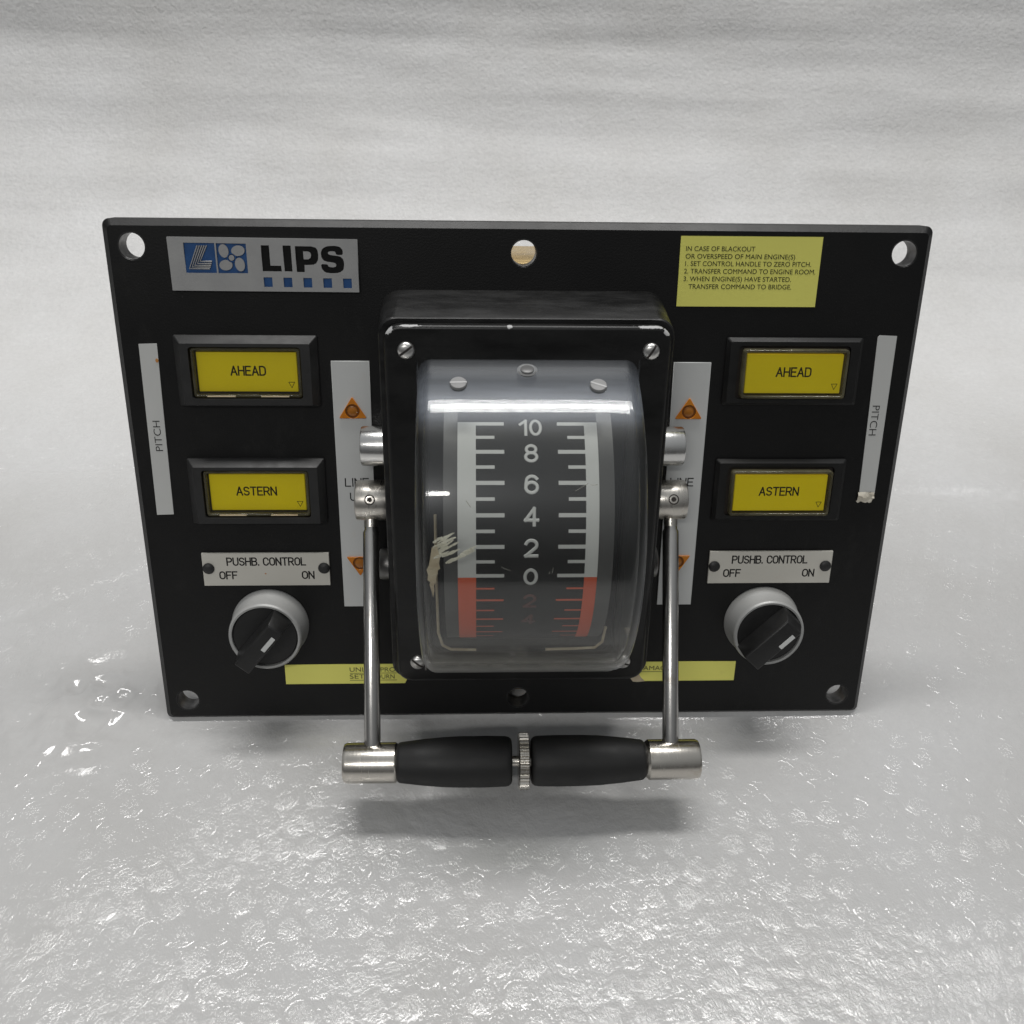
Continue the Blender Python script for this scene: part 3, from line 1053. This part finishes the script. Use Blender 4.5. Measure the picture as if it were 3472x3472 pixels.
# --- bottom yellow strip
ys = link("tape_strip", slab("tape_strip", [[(-94.6, -74.1), (-42.0, -74.1), (-46.2, -83.05), (-94.6, -83.05)]], 0.02, 0.2), "yellow_label", root,
          "yellow strip running under the left corner of the dial housing")
ys2 = link("tape_strip", slab("tape_strip", [[(43.0, -74.1), (90.1, -74.1), (90.0, -83.05), (52.6, -83.05), (50.9, -81.4), (50.0, -79.6)]], 0.02, 0.2), "yellow_label", root,
           "yellow strip with a torn end beside the right corner of the dial housing")
link("torn_edge", slab("torn_edge", [[(46.8, -81.8), (48.4, -80.4), (50.1, -79.4), (51.0, -81.2), (52.8, -83.1), (49.8, -83.4), (47.8, -83.2)]], 0.02, 0.35), "glue", ys2)
for s, x0, y0, w in (("UNLESS", -68.5, -77.5, 11.2), ("PRO", -56.0, -77.6, 6.0), ("SET Y", -68.6, -80.75, 9.6), ("OURN", -58.0, -80.85, 7.6), ("DAMAGE", 49.6, -77.95, 13.2)):
    link("lettering", text_mesh("lettering", s, x0, y0, w, 1.95, 0.2, 0.05, 0.0), "faded_ink", ys if x0 < 0 else ys2)
for x0, x1, y in ((-68.5, -49.5, -78.15), (-68.6, -49.5, -81.4), (49.5, 63.0, -78.55)):
    link("underline", slab("underline", [[(x0, y), (x1, y), (x1, y - 0.2), (x0, y - 0.2)]], 0.2, 0.25), "faded_ink", ys if x0 < 0 else ys2)

# --- pitch labels
pl = link("pitch_label", slab("pitch_label", [[(-136.75, 55.7), (-130.4, 55.9), (-131.6, -8.9), (-137.85, -9.1)]], 0.02, 0.3), "tape_label", root)
Tl = Matrix.Translation((-132.65, 16.1, 0)) @ Matrix.Rotation(PI / 2, 4, 'Z')
link("lettering", text_mesh("lettering", "PITCH", 0, 0, 11.5, 2.6, 0.3, 0.05, -0.10, T=Tl), "ink", pl)
link("rust_spot", slab("rust_spot", [circ(-130.95, 49.8, 0.55, 10, 0.75)], 0.3, 0.42), "orange_dot", pl)
pr = link("pitch_label", slab("pitch_label", [[(129.8, 59.5), (130.4, 60.1), (136.8, 59.9), (137.4, -0.9), (135.6, -0.2), (133.8, -1.2), (131.3, -0.2)]], 0.02, 0.3), "tape_label", root,
          "white pitch label with a torn, crumpled lower end")
Tr = Matrix.Translation((131.6, 33.9, 0)) @ Matrix.Rotation(-PI / 2, 4, 'Z')
link("lettering", text_mesh("lettering", "PITCH", 0, 0, 11.5, 2.75, 0.3, 0.05, -0.10, T=Tr), "ink", pr)
rr = random.Random(3)
vs = []
NX, NY = 8, 7
for j in range(NY):
    for i in range(NX):
        u, w = i / (NX - 1), j / (NY - 1)
        vs.append((131.0 + 6.3 * u + rr.uniform(-.25, .25) - 0.5 * w, -0.4 - 4.2 * w + rr.uniform(-.25, .25) + (0.8 if (i in (0, 2) and j == NY - 1) else 0),
                   0.3 + rr.uniform(0.0, 1.0) * math.sin(PI * min(1, w + .1))))
fs = [(j * NX + i, j * NX + i + 1, (j + 1) * NX + i + 1, (j + 1) * NX + i) for j in range(NY - 1) for i in range(NX - 1)]
tm = from_pydata("torn_end", vs, fs)
link("torn_end", tm, "torn", pr, smooth=20)

# --- indicator strips with amber triangles


def strip(sx, label):
    x0, x1 = sorted((sx * 55.4, sx * 69.1))
    st = link("indicator_strip", slab("indicator_strip", [[(x0, -47.75), (x1, -47.75), (x1, 50.0), (x0, 50.0)]], 0.02, 0.9, 0.12), "white_label", root, label)
    for up, cy in ((1, 31.6), (-1, -29.0)):
        cx = sx * 62.1
        tri = [(cx - 5.1, cy - up * 2.7), (cx + 5.1, cy - up * 2.7), (cx, cy + up * 5.4)]
        q = []
        for i in range(3):
            a, b, c = Vector(tri[i - 1]), Vector(tri[i]), Vector(tri[(i + 1) % 3])
            for k in range(5):
                t = k / 4
                p0, p2 = b + (a - b).normalized() * 0.7, b + (c - b).normalized() * 0.7
                p = p0 * (1 - t) ** 2 + b * 2 * t * (1 - t) + p2 * t * t
                q.append((p.x, p.y))
        if up < 0:
            q = q[::-1]
        lamp = link("amber_lamp", slab("amber_lamp", [q, circ(cx, cy, 2.62, 28)], 0.9, 1.45, 0.12), "amber", st)
        link("lamp_well", lathe("lamp_well", [(2.62, 1.2), (2.55, 0.92), (1.9, 0.92)], 'Z', 28, Matrix.Translation((cx, cy, 0)), False), "amber_dark", st)
        link("lamp_core", lathe("lamp_core", [(1.95, 0.9), (1.8, 1.15), (1.2, 1.35), (0.5, 1.42), (0.02, 1.43)], 'Z', 28, Matrix.Translation((cx, cy, 0)), False), "amber_core", st, smooth=40)
    if sx < 0:
        link("lettering", strokes("lettering", "LINE", -66.1, 2.5, 8.6, 3.0, 0.9, 0.46), "ink", st)
        link("lettering", strokes("lettering", "UP", -64.45, -3.2, 5.2, 2.9, 0.9, 0.46), "ink", st)
    else:
        link("lettering", strokes("lettering", "LINE", 57.3, 2.5, 8.6, 3.0, 0.9, 0.46), "ink", st)
        link("lettering", strokes("lettering", "UP", 59.0, -3.2, 5.2, 2.9, 0.9, 0.46), "ink", st)
    return st


strip(-1, None)
strip(1, None)

# --- switch label plates


def switch_plate(x0, x1, word, off, on, rivets, spots):
    cut = [rrect(x0, -38.4, x1, -24.7, 0.1)]
    p = link("switch_plate", slab("switch_plate", cut, 0.02, 1.1, 0.12), "engraved_white", root)
    link("lettering", strokes("lettering", "PUSHB. CONTROL", word[0], -29.7, word[1], 3.0, 1.1, 0.56), "ink", p)
    link("lettering", strokes("lettering", "OFF", off, -35.4, 6.5, 2.9, 1.1, 0.56), "ink", p)
    link("lettering", strokes("lettering", "ON", on, -35.4, 4.4, 2.9, 1.1, 0.56), "ink", p)
    for x in rivets:
        link("rivet", lathe("rivet", [(2.25, 1.0), (2.25, 1.5), (1.7, 2.0), (0.8, 2.25), (0.02, 2.3)], 'Z', 24, Matrix.Translation((x, -31.0, 0)), False), "bezel", p, smooth=40)
    for x, y, r in spots:
        link("rust_spot", slab("rust_spot", [circ(x, y, r, 10, r * .8)], 1.1, 1.13), "orange_dot", p)


switch_plate(-122.8, -74.0, (-113.2, 30.0), -116.4, -84.6, (-120.5, -76.1), [(-98.8, -33.3, 0.35)])
switch_plate(75.0, 124.1, (84.2, 29.8), 81.2, 112.9, (77.1, 121.6), [])

# --- push buttons


def ring_loft(name, o0, z0, o1, z1, inn, zi):
    """bezel: outer base loop, chamfer to face loop, then down into the opening"""
    def L3(lp, z):
        return [(x, y, z) for x, y in lp]
    return loft(name, [L3(o0, 0.0), L3(o0, z0), L3(o1, z1), L3(inn, z1), L3(inn, zi)], None, False)


def triangle_mark(x, y, s, z):
    return tube("triangle_mark", [[(x, y, 0), (x + s, y, 0), (x + s / 2, y - s * 0.98, 0)]], 0.2, 0.2, Matrix.Translation((0, 0, z)), 1, True, False)


def push_button(left, cy, word, wx, ww):
    cx = -98.9 if left else 99.2
    if left:
        o0 = rrect(-124.3, cy - 12.8, -73.6, cy + 12.9, 0.6, 3)
        o1 = rrect(-121.4, cy - 11.7, -75.8, cy + 10.5, 0.5, 3)
        inn = rrect(cx - 19.6, cy - 9.5, cx + 19.8, cy + 9.3, 1.2, 3)
        b = link("push_button", ring_loft("push_button", o0, 1.0, o1, 4.6, inn, 0.2), "bezel", root, smooth=25)
        zi = 1.4
        capz = 3.4
    else:
        o0 = rrect(74.2, cy - 12.4, 124.4, cy + 12.6, 0.8, 3)
        o1 = rrect(75.5, cy - 11.2, 123.0, cy + 11.3, 0.6, 3)
        inn = rrect(cx - 20.6, cy - 9.8, cx + 20.6, cy + 9.8, 1.4, 3)
        b = link("push_button", ring_loft("push_button", o0, 0.9, o1, 2.2, inn, 0.2), "bezel_dark", root, smooth=25)
        zi = 3.4
        capz = 4.6
    link("button_floor", slab("button_floor", [inn], 0.1, 0.35), "slot", b)
    iy = cy - 0.15
    # yellow legend block
    ins = slab("insert", [rrect(cx - 17.8, iy - 7.25, cx + 17.8, iy + 7.25, 0.3, 2)], 0.4, zi, 0.15)
    link("insert", ins, "button_yellow", b)
    link("lettering", strokes("lettering", word, cx + wx, iy - 1.15 if left else iy - 0.9, ww, 3.1, zi, 0.56), "ink", b)
    link("triangle_mark", triangle_mark(cx + 14.4, iy - 3.7, 2.1, zi + 0.02), "ink", b)
    # clear cap: rim wall and face
    rim_o = rrect(cx - 19.3, iy - 9.0, cx + 19.4, iy + 9.0, 1.2, 4)
    rim_i = rrect(cx - 18.2, iy - 7.9, cx + 18.3, iy + 7.9, 0.6, 4)
    link("cap_rim", slab("cap_rim", [rim_o, rim_i], 0.5, capz, 0.25), "cap_edge", b)
    link("lens_cap", slab("lens_cap", [rim_i], capz - 0.7, capz - 0.1), "cap_clear", b)
    if left:
        for sgn in (-1, 1):
            xa = cx + sgn * 9.6
            link("contact_strip", slab("contact_strip", [[(xa - 5.0, iy - 8.75), (xa + 5.0, iy - 8.75), (xa + 5.0, iy - 8.3), (xa - 5.0, iy - 8.3)]], 2.6, capz + 0.08), "contact", b)
    return b


push_button(True, 46.2, "AHEAD", -5.9, 12.2)
push_button(True, 0.5, "ASTERN", -7.9, 14.7)
push_button(False, 46.6, "AHEAD", -6.4, 12.6)
push_button(False, 0.6, "ASTERN", -7.9, 14.9)

# --- rotary switches


def rotary(cx, cy, ang, bw, moff, malong):
    prof = [(15.1, 0.0), (15.1, 1.0), (14.6, 1.6), (14.1, 10.4), (13.9, 11.3), (13.4, 11.7), (12.7, 11.6), (12.6, 10.9), (12.5, 8.0)]
    T = Matrix.Translation((cx, cy, 0))
    col = link("rotary_switch", lathe("rotary_switch", prof, 'Z', 64, T, False), "silver", root, smooth=40)
    disc = lathe("knob_disc", [(12.45, 8.0), (12.45, 10.6), (12.1, 10.95), (0.02, 10.95)], 'Z', 64, T, False)
    link("knob_disc", disc, "knob", col, smooth=40)
    # tapered finger bar
    R_ = T @ Matrix.Rotation(ang, 4, 'Z')
    hb = bw / 2

    def sect(z, half, l0, l1):
        return [(l0, -half, z), (l1, -half, z), (l1, half, z), (l0, half, z)]
    bar = loft("finger_bar", [sect(10.8, hb + 1.0, -12.3, 12.2), sect(15.5, hb + 0.35, -12.3, 11.4), sect(19.4, hb, -12.3, 9.8), sect(20.0, hb - 0.5, -11.8, 9.3)], R_)
    bm = bmesh.new()
    bm.from_mesh(bar)
    bmesh.ops.bevel(bm, geom=bm.edges[:], offset=0.28 * MM, segments=2, affect='EDGES', profile=0.5)
    bm.to_mesh(bar)
    bm.free()
    link("finger_bar", bar, "knob", col, smooth=30)
    wx0, wx1 = malong - 3.5, malong + 3.5
    mk = slab("pointer_mark", [rrect(wx0, moff - 0.85, wx1, moff + 0.85, 0.2, 2)], 19.9, 20.12, 0, R_)
    link("pointer_mark", mk, "white_label", col)
    return col


rotary(-98.7, -55.6, math.radians(50), 6.6, -1.5, 2.9)
rotary(98.6, -55.6, math.radians(46), 8.2, -2.6, 3.6)

# --- gauge housing -------------------------------------------------
TB, TT = 29.0, 18.4     # body front heights at the top and at the bottom


def body_ring(hw, y0, y1, r, z0, z1, n=6):
    lp = rrect(-hw, y0, hw, y1, r, n)
    return [(x, y, z0 + (z1 - z0) * (y - y0) / (y1 - y0)) for x, y in lp]


rings = [body_ring(50.6, -72.5, 75.2, 7, 0, 0), body_ring(50.5, -72.4, 75.0, 7, 0.8, 0.8), body_ring(49.1, -69.9, 70.0, 6, 17.9, 28.4), body_ring(48.7, -69.5, 69.6, 6, 18.3, 28.9)]
housing = link("gauge_housing", loft("gauge_housing", rings), "body", root, smooth=30)
SL = (35.0 - 24.3) / (68.4 + 68.2)


def lidz(y):
    return 24.3 + SL * (y + 68.2)


TLID = Matrix(((1, 0, 0, 0), (0, 1, 0, 0), (0, SL, 1, 24.3 + SL * 68.2), (0, 0, 0, 1)))
CAV = rrect(-33.5, -57.5, 34.5, 53.5, 5)
lid = slab("cover_frame", [rrect(-46.75, -68.2, 47.0, 68.4, 5.5, 8), CAV], -5.6, 0, 1.3, TLID, 3)
lid_o = link("cover_frame", lid, "lid", housing, smooth=30)
link("dial_well", slab("dial_well", [rrect(-34.3, -58.3, 35.3, 54.3, 5)], -5.5, -5.2, 0, TLID), "drum", housing)


def slot_screw(parent, x, y, rad, rot, T, hgt=1.9):
    prof = [(rad, 0.0), (rad, 0.35), (rad * 0.93, hgt * .55), (rad * 0.72, hgt * .82), (rad * 0.42, hgt * .97), (0.02, hgt)]
    t = T @ Matrix.Translation((x, y, 0))
    s = link("screw", lathe("screw", prof, 'Z', 28, t, False), "screw", parent, smooth=45)
    # slot drawn as a dark strip that follows the rounded head
    q = t @ Matrix.Rotation(rot, 4, 'Z')
    hv, hf = [], []
    for k in range(-8, 9):
        u = rad * 0.99 * k / 8
        z = float(np.interp(abs(u), [0, rad * .42, rad * .72, rad * .93, rad], [hgt, hgt * .97, hgt * .82, hgt * .55, 0.35])) + 0.05
        hv += [(u, -rad * .13, z), (u, rad * .13, z), (u, rad * .13, z - 0.3), (u, -rad * .13, z - 0.3)]
    for k in range(16):
        a_ = 4 * k
        for e in range(4):
            hf.append((a_ + e, a_ + 4 + e, a_ + 4 + (e + 1) % 4, a_ + (e + 1) % 4))
    link("screw_slot", from_pydata("screw_slot", hv, hf, q), "slot", parent)
    return s


for x, y, rot in ((-39.5, 60.2, 0.65), (40.3, 60.2, 1.02), (-39.0, -59.3, -0.7), (38.7, -59.6, -0.45)):
    slot_screw(housing, x, y, 2.9, rot, TLID)

# drum and scale: cylinder about a horizontal axis
YC, HC, RS = -0.85, 11.0, 49.65
A0, DA = math.radians(-8.5), math.radians(5.954)


def cyl(x, a, r):
    return (x, YC + r * math.sin(a), HC + r * math.cos(a))


def arc_strip(name, x0, x1, a0, a1, r, n=None, cols=1):
    n = n or max(2, int(abs(a1 - a0) / math.radians(1.5)))
    vs, fs = [], []
    for i in range(n + 1):
        a = a0 + (a1 - a0) * i / n
        vs += [cyl(x0, a, r), cyl(x1, a, r)]
    for i in range(n):
        fs.append((2 * i, 2 * i + 1, 2 * i + 3, 2 * i + 2))
    return from_pydata(name, vs, fs)


def arc_solid(name, x0, x1, a0, a1, r0, r1):
    n = max(2, int(abs(a1 - a0) / math.radians(2)))
    rings_ = []
    for i in range(n + 1):
        a = a0 + (a1 - a0) * i / n
        rings_.append([cyl(x0, a, r0), cyl(x1, a, r0), cyl(x1, a, r1), cyl(x0, a, r1)])
    return loft(name, rings_)


rad = math.radians
drum = link("dial_drum", arc_solid("dial_drum", -27.4, 27.4, rad(-64), rad(66), 40, RS - 0.5), "drum_grey", root, smooth=30)
link("scale_plate", arc_solid("scale_plate", -22.9, 22.4, rad(-60), rad(63), RS - 0.45, RS), "drum", drum, smooth=30)


def ang(k):
    return A0 + k * DA


HW = 0.66 / RS


for x0, x1, xm, xM in ((-22.9, -17.0, -11.0, -7.9), (22.4, 18.2, 12.6, 9.4)):
    r1 = RS + 0.06
    link("scale_band", arc_strip("scale_band", min(x0, x1), max(x0, x1), ang(0) - HW, ang(10) + HW, r1), "scale", drum, smooth=True)
    link("scale_band", arc_strip("scale_band", min(x0, x1), max(x0, x1), ang(-7.6), ang(0) - HW, r1), "scale_red", drum, "red lower part of the dial band", smooth=True)
    for k in range(-7, 11):
        xe = xM if k % 2 == 0 else xm
        w = HW * (1.0 if k % 2 == 0 else 0.85) * (1 if k >= 0 else 0.62)
        link("tick", arc_strip("tick", min(x1, xe), max(x1, xe), ang(k) - w, ang(k) + w, r1, 2), "scale" if k >= 0 else "scale_red", drum)


def numeral(s, k, w, h, mat, cx=0.75):
    me_ = strokes("numeral", s, -w / 2 + cx, -h / 2, w, h, 0, 1.12, sub=0.7)
    n = len(me_.vertices)
    a = np.empty(n * 3)
    me_.vertices.foreach_get("co", a)
    a = a.reshape(-1, 3) / MM
    aa = ang(k) + a[:, 1] / RS
    r = RS + 0.05 + a[:, 2] * 0.3
    b = np.stack([a[:, 0], YC + r * np.sin(aa), HC + r * np.cos(aa)], -1)
    me_.vertices.foreach_set("co", (b * MM).ravel())
    me_.update()
    link("numeral", me_, mat, drum)


for k, s, w in ((10, "10", 6.6), (8, "8", 3.7), (6, "6", 3.8), (4, "4", 3.9), (2, "2", 3.6), (0, "0", 3.8)):
    numeral(s, k - (0.28 if k == 10 else 0.1), w, 5.3, "scale")
numeral("2", -2.1, 3.6, 5.3, "red_faded")
numeral("4", -4.1, 3.8, 5.3, "red_faded")

# --- clear cover
RD, XC, HWD, RC = 61.3, 0.35, 36.2, 4.4


def rlid(a):
    den = math.cos(a) - SL * math.sin(a)
    return (lidz(YC) - HC) / max(den, 1e-6)


def clear_cover(R0_, hw, rc):
    a_top = rad(68.2)
    a_bot = rad(-77.6)
    n = 84
    rows = []
    for i in range(n + 1):
        a = a_bot + (a_top - a_bot) * i / n
        row = []
        R_ = R0_ + 1.4 * float(sstep(rad(60), rad(70), a)) + 2.7 * float(sstep(rad(62), rad(78), -a))
        rl = min(rlid(a), R_ - rc * 0.02)
        side = [(-1, None)]
        pts = []
        # left wall foot, left rounding, flat, right rounding, foot
        rw = max(rl, 0)
        pts.append((-hw - 0.5, min(rw, R_ - rc)))
        for k in range(7):
            b = rad(90 * k / 6)
            pts.append((-hw + rc - rc * math.cos(b), R_ - rc + rc * math.sin(b)))
        for k in range(1, 8):
            pts.append((-hw + rc + (2 * hw - 2 * rc) * k / 8, R_))
        for k in range(7):
            b = rad(90 - 90 * k / 6)
            pts.append((hw - rc + rc * math.cos(b), R_ - rc + rc * math.sin(b)))
        pts.append((hw + 0.5, min(rw, R_ - rc)))
        for x, r in pts:
            row.append(cyl(XC + x, a, max(r, rl if r <= R_ - rc + 0.01 else r)))
        rows.append(row)
    m = len(rows[0])
    vs = [p for r in rows for p in r]
    fs = [(i * m + k, i * m + k + 1, (i + 1) * m + k + 1, (i + 1) * m + k) for i in range(n) for k in range(m - 1)]
    return from_pydata("clear_cover", vs, fs)


inner = clear_cover(RD - 2.3, HWD - 2.3, RC - 1.8)
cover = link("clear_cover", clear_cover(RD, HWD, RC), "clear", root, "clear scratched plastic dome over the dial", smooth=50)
link("cover_inner_face", inner, "clear_inner", cover, smooth=50)
fl = slab("cover_flange", [[(-36.2, -58.0), (-35.6, -60.5), (-33.2, -62.9), (-30, -63.6), (30.6, -63.6), (33.8, -62.9), (36.2, -60.5), (36.8, -58.0)]], 0.05, 1.4, 0.3, TLID, 1)
link("cover_flange", fl, "flange", cover, smooth=30)


def dome_patch(name, pts, r, mat, thick=0.35):
    loop = [(x, math.radians(a) * r) for x, a in pts]
    me_ = slab(name, [loop], 0, thick)
    bm = bmesh.new()
    bm.from_mesh(me_)
    bmesh.ops.triangulate(bm, faces=bm.faces)
    bmesh.ops.subdivide_edges(bm, edges=bm.edges[:], cuts=1)
    bm.to_mesh(me_)
    bm.free()
    n = len(me_.vertices)
    a = np.empty(n * 3)
    me_.vertices.foreach_get("co", a)
    a = a.reshape(-1, 3) / MM
    aa = a[:, 1] / r
    rr_ = r - a[:, 2] + 0.1 * np.sin(a[:, 0] * 5 + a[:, 1] * 3)
    # follow the rounding of the cover near its side
    edge = np.clip((np.abs(a[:, 0] - XC) - (HWD - RC)) / RC, 0, 0.98)
    rr_ -= RC * (1 - np.sqrt(1 - edge ** 2))
    b = np.stack([a[:, 0], YC + rr_ * np.sin(aa), HC + rr_ * np.cos(aa)], -1)
    me_.vertices.foreach_set("co", (b * MM).ravel())
    me_.update()
    return link(name, me_, mat, cover)


rf = random.Random(21)


def sliver(x, a, L, w, th):
    """one thin torn streak lying along the direction of the scrape"""
    dx, da = math.cos(th), math.sin(th)
    side = []
    for sgn in (1, -1):
        for k in range(6):
            u = k / 5 if sgn > 0 else 1 - k / 5
            ww = w * (0.25 + 0.9 * math.sin(PI * min(1, u * 0.85 + 0.12))) * rf.uniform(0.6, 1.15) * 0.5 * sgn
            side.append((x + dx * L * u - da * ww, a + (da * L * u + dx * ww) * 0.96))
    dome_patch("paint_flake", side, 58.6 - rf.uniform(0, 0.25), "flake", 0.15)


for k in range(13):
    sliver(rf.uniform(-30.6, -27.6), 2.6 + k * 0.48 + rf.uniform(-.3, .3), rf.uniform(3.2, 6.6), rf.uniform(0.55, 1.15), rf.uniform(0.42, 0.66))
for k in range(10):
    sliver(-26.6 + k * 0.62 + rf.uniform(-.4, .4), 0.9 + k * 0.30 + rf.uniform(-.4, .4), rf.uniform(3.5, 7.0), rf.uniform(0.5, 1.0), rf.uniform(0.40, 0.62))
dome_patch("paint_flake", [(-30.7, 6.2), (-29.0, 6.6), (-28.2, 3.0), (-28.5, 1.0), (-28.2, -0.6), (-28.9, -1.2), (-29.0, -2.4), (-29.6, -3.4), (-29.5, -5.0), (-30.2, -6.4), (-30.1, -8.2), (-30.6, -10.8), (-30.9, -8.9), (-31.6, -6.2), (-31.4, -5.2), (-32.2, -4.4), (-32.0, -2.6), (-32.4, -1.1), (-31.7, 0.4), (-31.2, 3.0)], 58.6, "glue", 0.2)

# fine scratches on the cover
for p in ([(-9.2, 1.0), (-7.5, 0.2), (-6.4, -0.1)], [(5.6, -1.4), (5.9, -0.5)], [(6.6, -1.0), (6.9, 0.8)], [(-20, 20.5), (-18.6, 18.6)], [(13.5, 23.2), (17.5, 25.4)], [(18.2, 24.9), (20.4, 25.0)]):
    pts3 = [cyl(x, rad(a), RD + 0.02) for x, a in p]
    link("scratch", tube("scratch", [pts3], 0.13, 1, None, 1), "flange", cover)

# nylon screws and a stud in the sloping top of the cover
def cover_frame_at(x, a):
    return Matrix.Translation((0, YC, HC)) @ Matrix.Rotation(-a, 4, 'X') @ Matrix.Translation((x, 0, RD + 0.15))


for x, a, rot in ((-22.5, rad(57.9), 0.03), (22.2, rad(57.2), -0.42)):
    T = cover_frame_at(x, a)
    sc = link("nylon_screw", lathe("nylon_screw", [(2.75, -0.2), (2.75, 0.5), (2.5, 0.8), (0.02, 0.85)], 'Z', 28, T, False), "nylon", cover, smooth=40)
    link("screw_slot", slab("screw_slot", [[(-2.7, -0.3), (2.7, -0.3), (2.7, 0.3), (-2.7, 0.3)]], 0.7, 0.92, 0, T @ Matrix.Rotation(rot, 4, 'Z')), "nylon_slot", cover)
T = cover_frame_at(-0.3, rad(64.3))
link("nylon_stud", lathe("nylon_stud", [(3.3, -0.3), (3.3, 0.1), (2.9, 0.3), (2.5, 0.1), (2.3, 0.1), (2.2, 0.5), (1.9, 0.7), (0.02, 0.7)], 'Z', 32, T, False), "nylon_dark", cover, smooth=40)

# old glue line round the inside of the cover's foot
for pth in ([(-31.2, 2), (-31.3, -20), (-31.0, -46), (-29.5, -51.5), (-26.5, -53.3), (-17, -53.6)], [(9, -53.6), (20, -53.4), (27.5, -53.0), (30.2, -50.5), (31.2, -44)]):
    p3 = [(x, y, lidz(y) + 0.9) for x, y in pth]
    link("glue_line", tube("glue_line", [p3], 0.55, 1, None, 2), "glue", cover)
# --- stop pins on the housing sides


def pin(x0, x1, y, z, r, m, label=None):
    s = 1 if x1 > x0 else -1
    prof = [(r, x0), (r, x1 - s * 0.7), (r - 0.25, x1 - s * 0.2), (r - 0.8, x1), (0.02, x1)]
    link("stop_pin", lathe("stop_pin", prof, 'X', 48, Matrix.Translation((0, y, z)), False), m, root, label, smooth=35)


pin(-47, -58.4, 20.8, 9.6, 7.25, "aluminium")
pin(47, 58.8, 20.8, 9.6, 7.25, "aluminium")
pin(-47, -53.6, -26.5, 7.6, 6.0, "grey_dark")
pin(47, 52.4, -26.0, 7.6, 6.0, "grey_dark")

# --- lever
LY, LZ = -90.0, 45.0
HY, HZ = 0.2, 10.2
spindle = link("control_lever", lathe("control_lever", [(1.9, -44), (1.9, 44)], 'X', 20, Matrix.Translation((0, LY, LZ))), "nickel", root, "lever with two steel arms and a black two part grip", smooth=40)
for s in (-1, 1):
    prof = [(7.0, s * 47.5), (7.45, s * 48.2), (7.45, s * 60.5), (7.2, s * 60.9), (6.6, s * 61.1), (0.02, s * 61.1)]
    link("hub", lathe("hub", prof, 'X', 48, Matrix.Translation((0, HY, HZ)), False), "hub", spindle, smooth=35)
    # socket screw on the hub face that looks at the viewer
    va = rad(20)
    T = Matrix.Translation((s * 55.4, HY, HZ)) @ Matrix.Rotation(-va, 4, 'X') @ Matrix.Translation((0, 0, 7.3))
    link("set_screw", lathe("set_screw", [(1.5, -0.4), (1.5, 0.22), (1.25, 0.26), (0.95, 0.24), (0.9, -0.3)], 'Z', 24, T, False), "hub", spindle, smooth=35)
    link("screw_socket", lathe("screw_socket", [(0.02, 0.2), (0.98, 0.2)], 'Z', 6, T, False), "slot", spindle)
    link("socket_rim", lathe("socket_rim", [(1.95, 0.18), (1.5, 0.22)], 'Z', 24, T, False), "slot", spindle)
    # rod
    a = Vector((s * 55.7, HY - 6.2, HZ + 2.4))
    b = Vector((s * 55.2, LY + 4.5, LZ - 1.7))
    d = (b - a)
    Lr = d.length
    q = d.to_track_quat('Z', 'Y').to_matrix().to_4x4()
    T = Matrix.Translation(a) @ q
    link("arm", lathe("arm", [(2.45, 0), (2.45, 4.2), (3.0, 5.2), (3.02, Lr)], 'Z', 32, T), "steel", spindle, smooth=35)
    rl_ = lathe("rust_ring", [(3.05, Lr - 1.5), (3.12, Lr - 1.0), (3.5, Lr - 0.3), (4.3, Lr + 0.55), (4.4, Lr + 0.9)], 'Z', 26, T, False)
    for i_, v_ in enumerate(rl_.vertices):
        v_.co += Vector((0, 0, 0.00018 * math.sin(i_ * 12.9)))
    link("rust_ring", rl_, "rust", spindle, smooth=50)
    link("rust_ring", lathe("rust_ring", [(2.52, 0), (2.52, 3.2)], 'Z', 24, T, False), "hub", spindle, smooth=50)
    # end cap
    prof = [(6.3, s * 45.5), (7.35, s * 46.7), (7.35, s * 64.4), (6.9, s * 65.4), (6.4, s * 65.6), (0.02, s * 65.6)]
    link("end_cap", lathe("end_cap", prof, 'X', 56, Matrix.Translation((0, LY, LZ)), False), "nickel", spindle, smooth=30)
    # rubber grip
    pr_ = [(5.5, 46.0), (6.2, 45.6), (7.1, 44.7), (7.35, 44.0), (8.3, 36.0), (8.95, 28.5), (9.2, 22.0), (9.25, 12.0), (9.05, 5.5), (8.8, 4.4), (8.2, 3.5), (7.4, 3.15), (0.02, 3.1)]
    shift = -0.0 if s > 0 else 0.8
    link("grip", lathe("grip", [(r, s * (x + shift)) for r, x in pr_], 'X', 56, Matrix.Translation((0, LY, LZ)), False), "rubber", spindle, smooth=50)

# knurled thumb wheel between the grips
NT_ = 34
prof = []
for i in range(NT_ * 4):
    t = 2 * PI * i / (NT_ * 4)
    r = 10.35 if (i % 4) < 2 else 9.6
    prof.append((r * math.cos(t), r * math.sin(t)))
rings = []
for x, k in ((-1.75, 0.93), (-1.35, 1.0), (1.85, 1.0), (2.25, 0.93)):
    rings.append([(x + 0.2, a * k, b * k) for a, b in prof])
link("thumb_wheel", loft("thumb_wheel", rings, Matrix.Translation((0, LY, LZ))), "nickel", spindle)
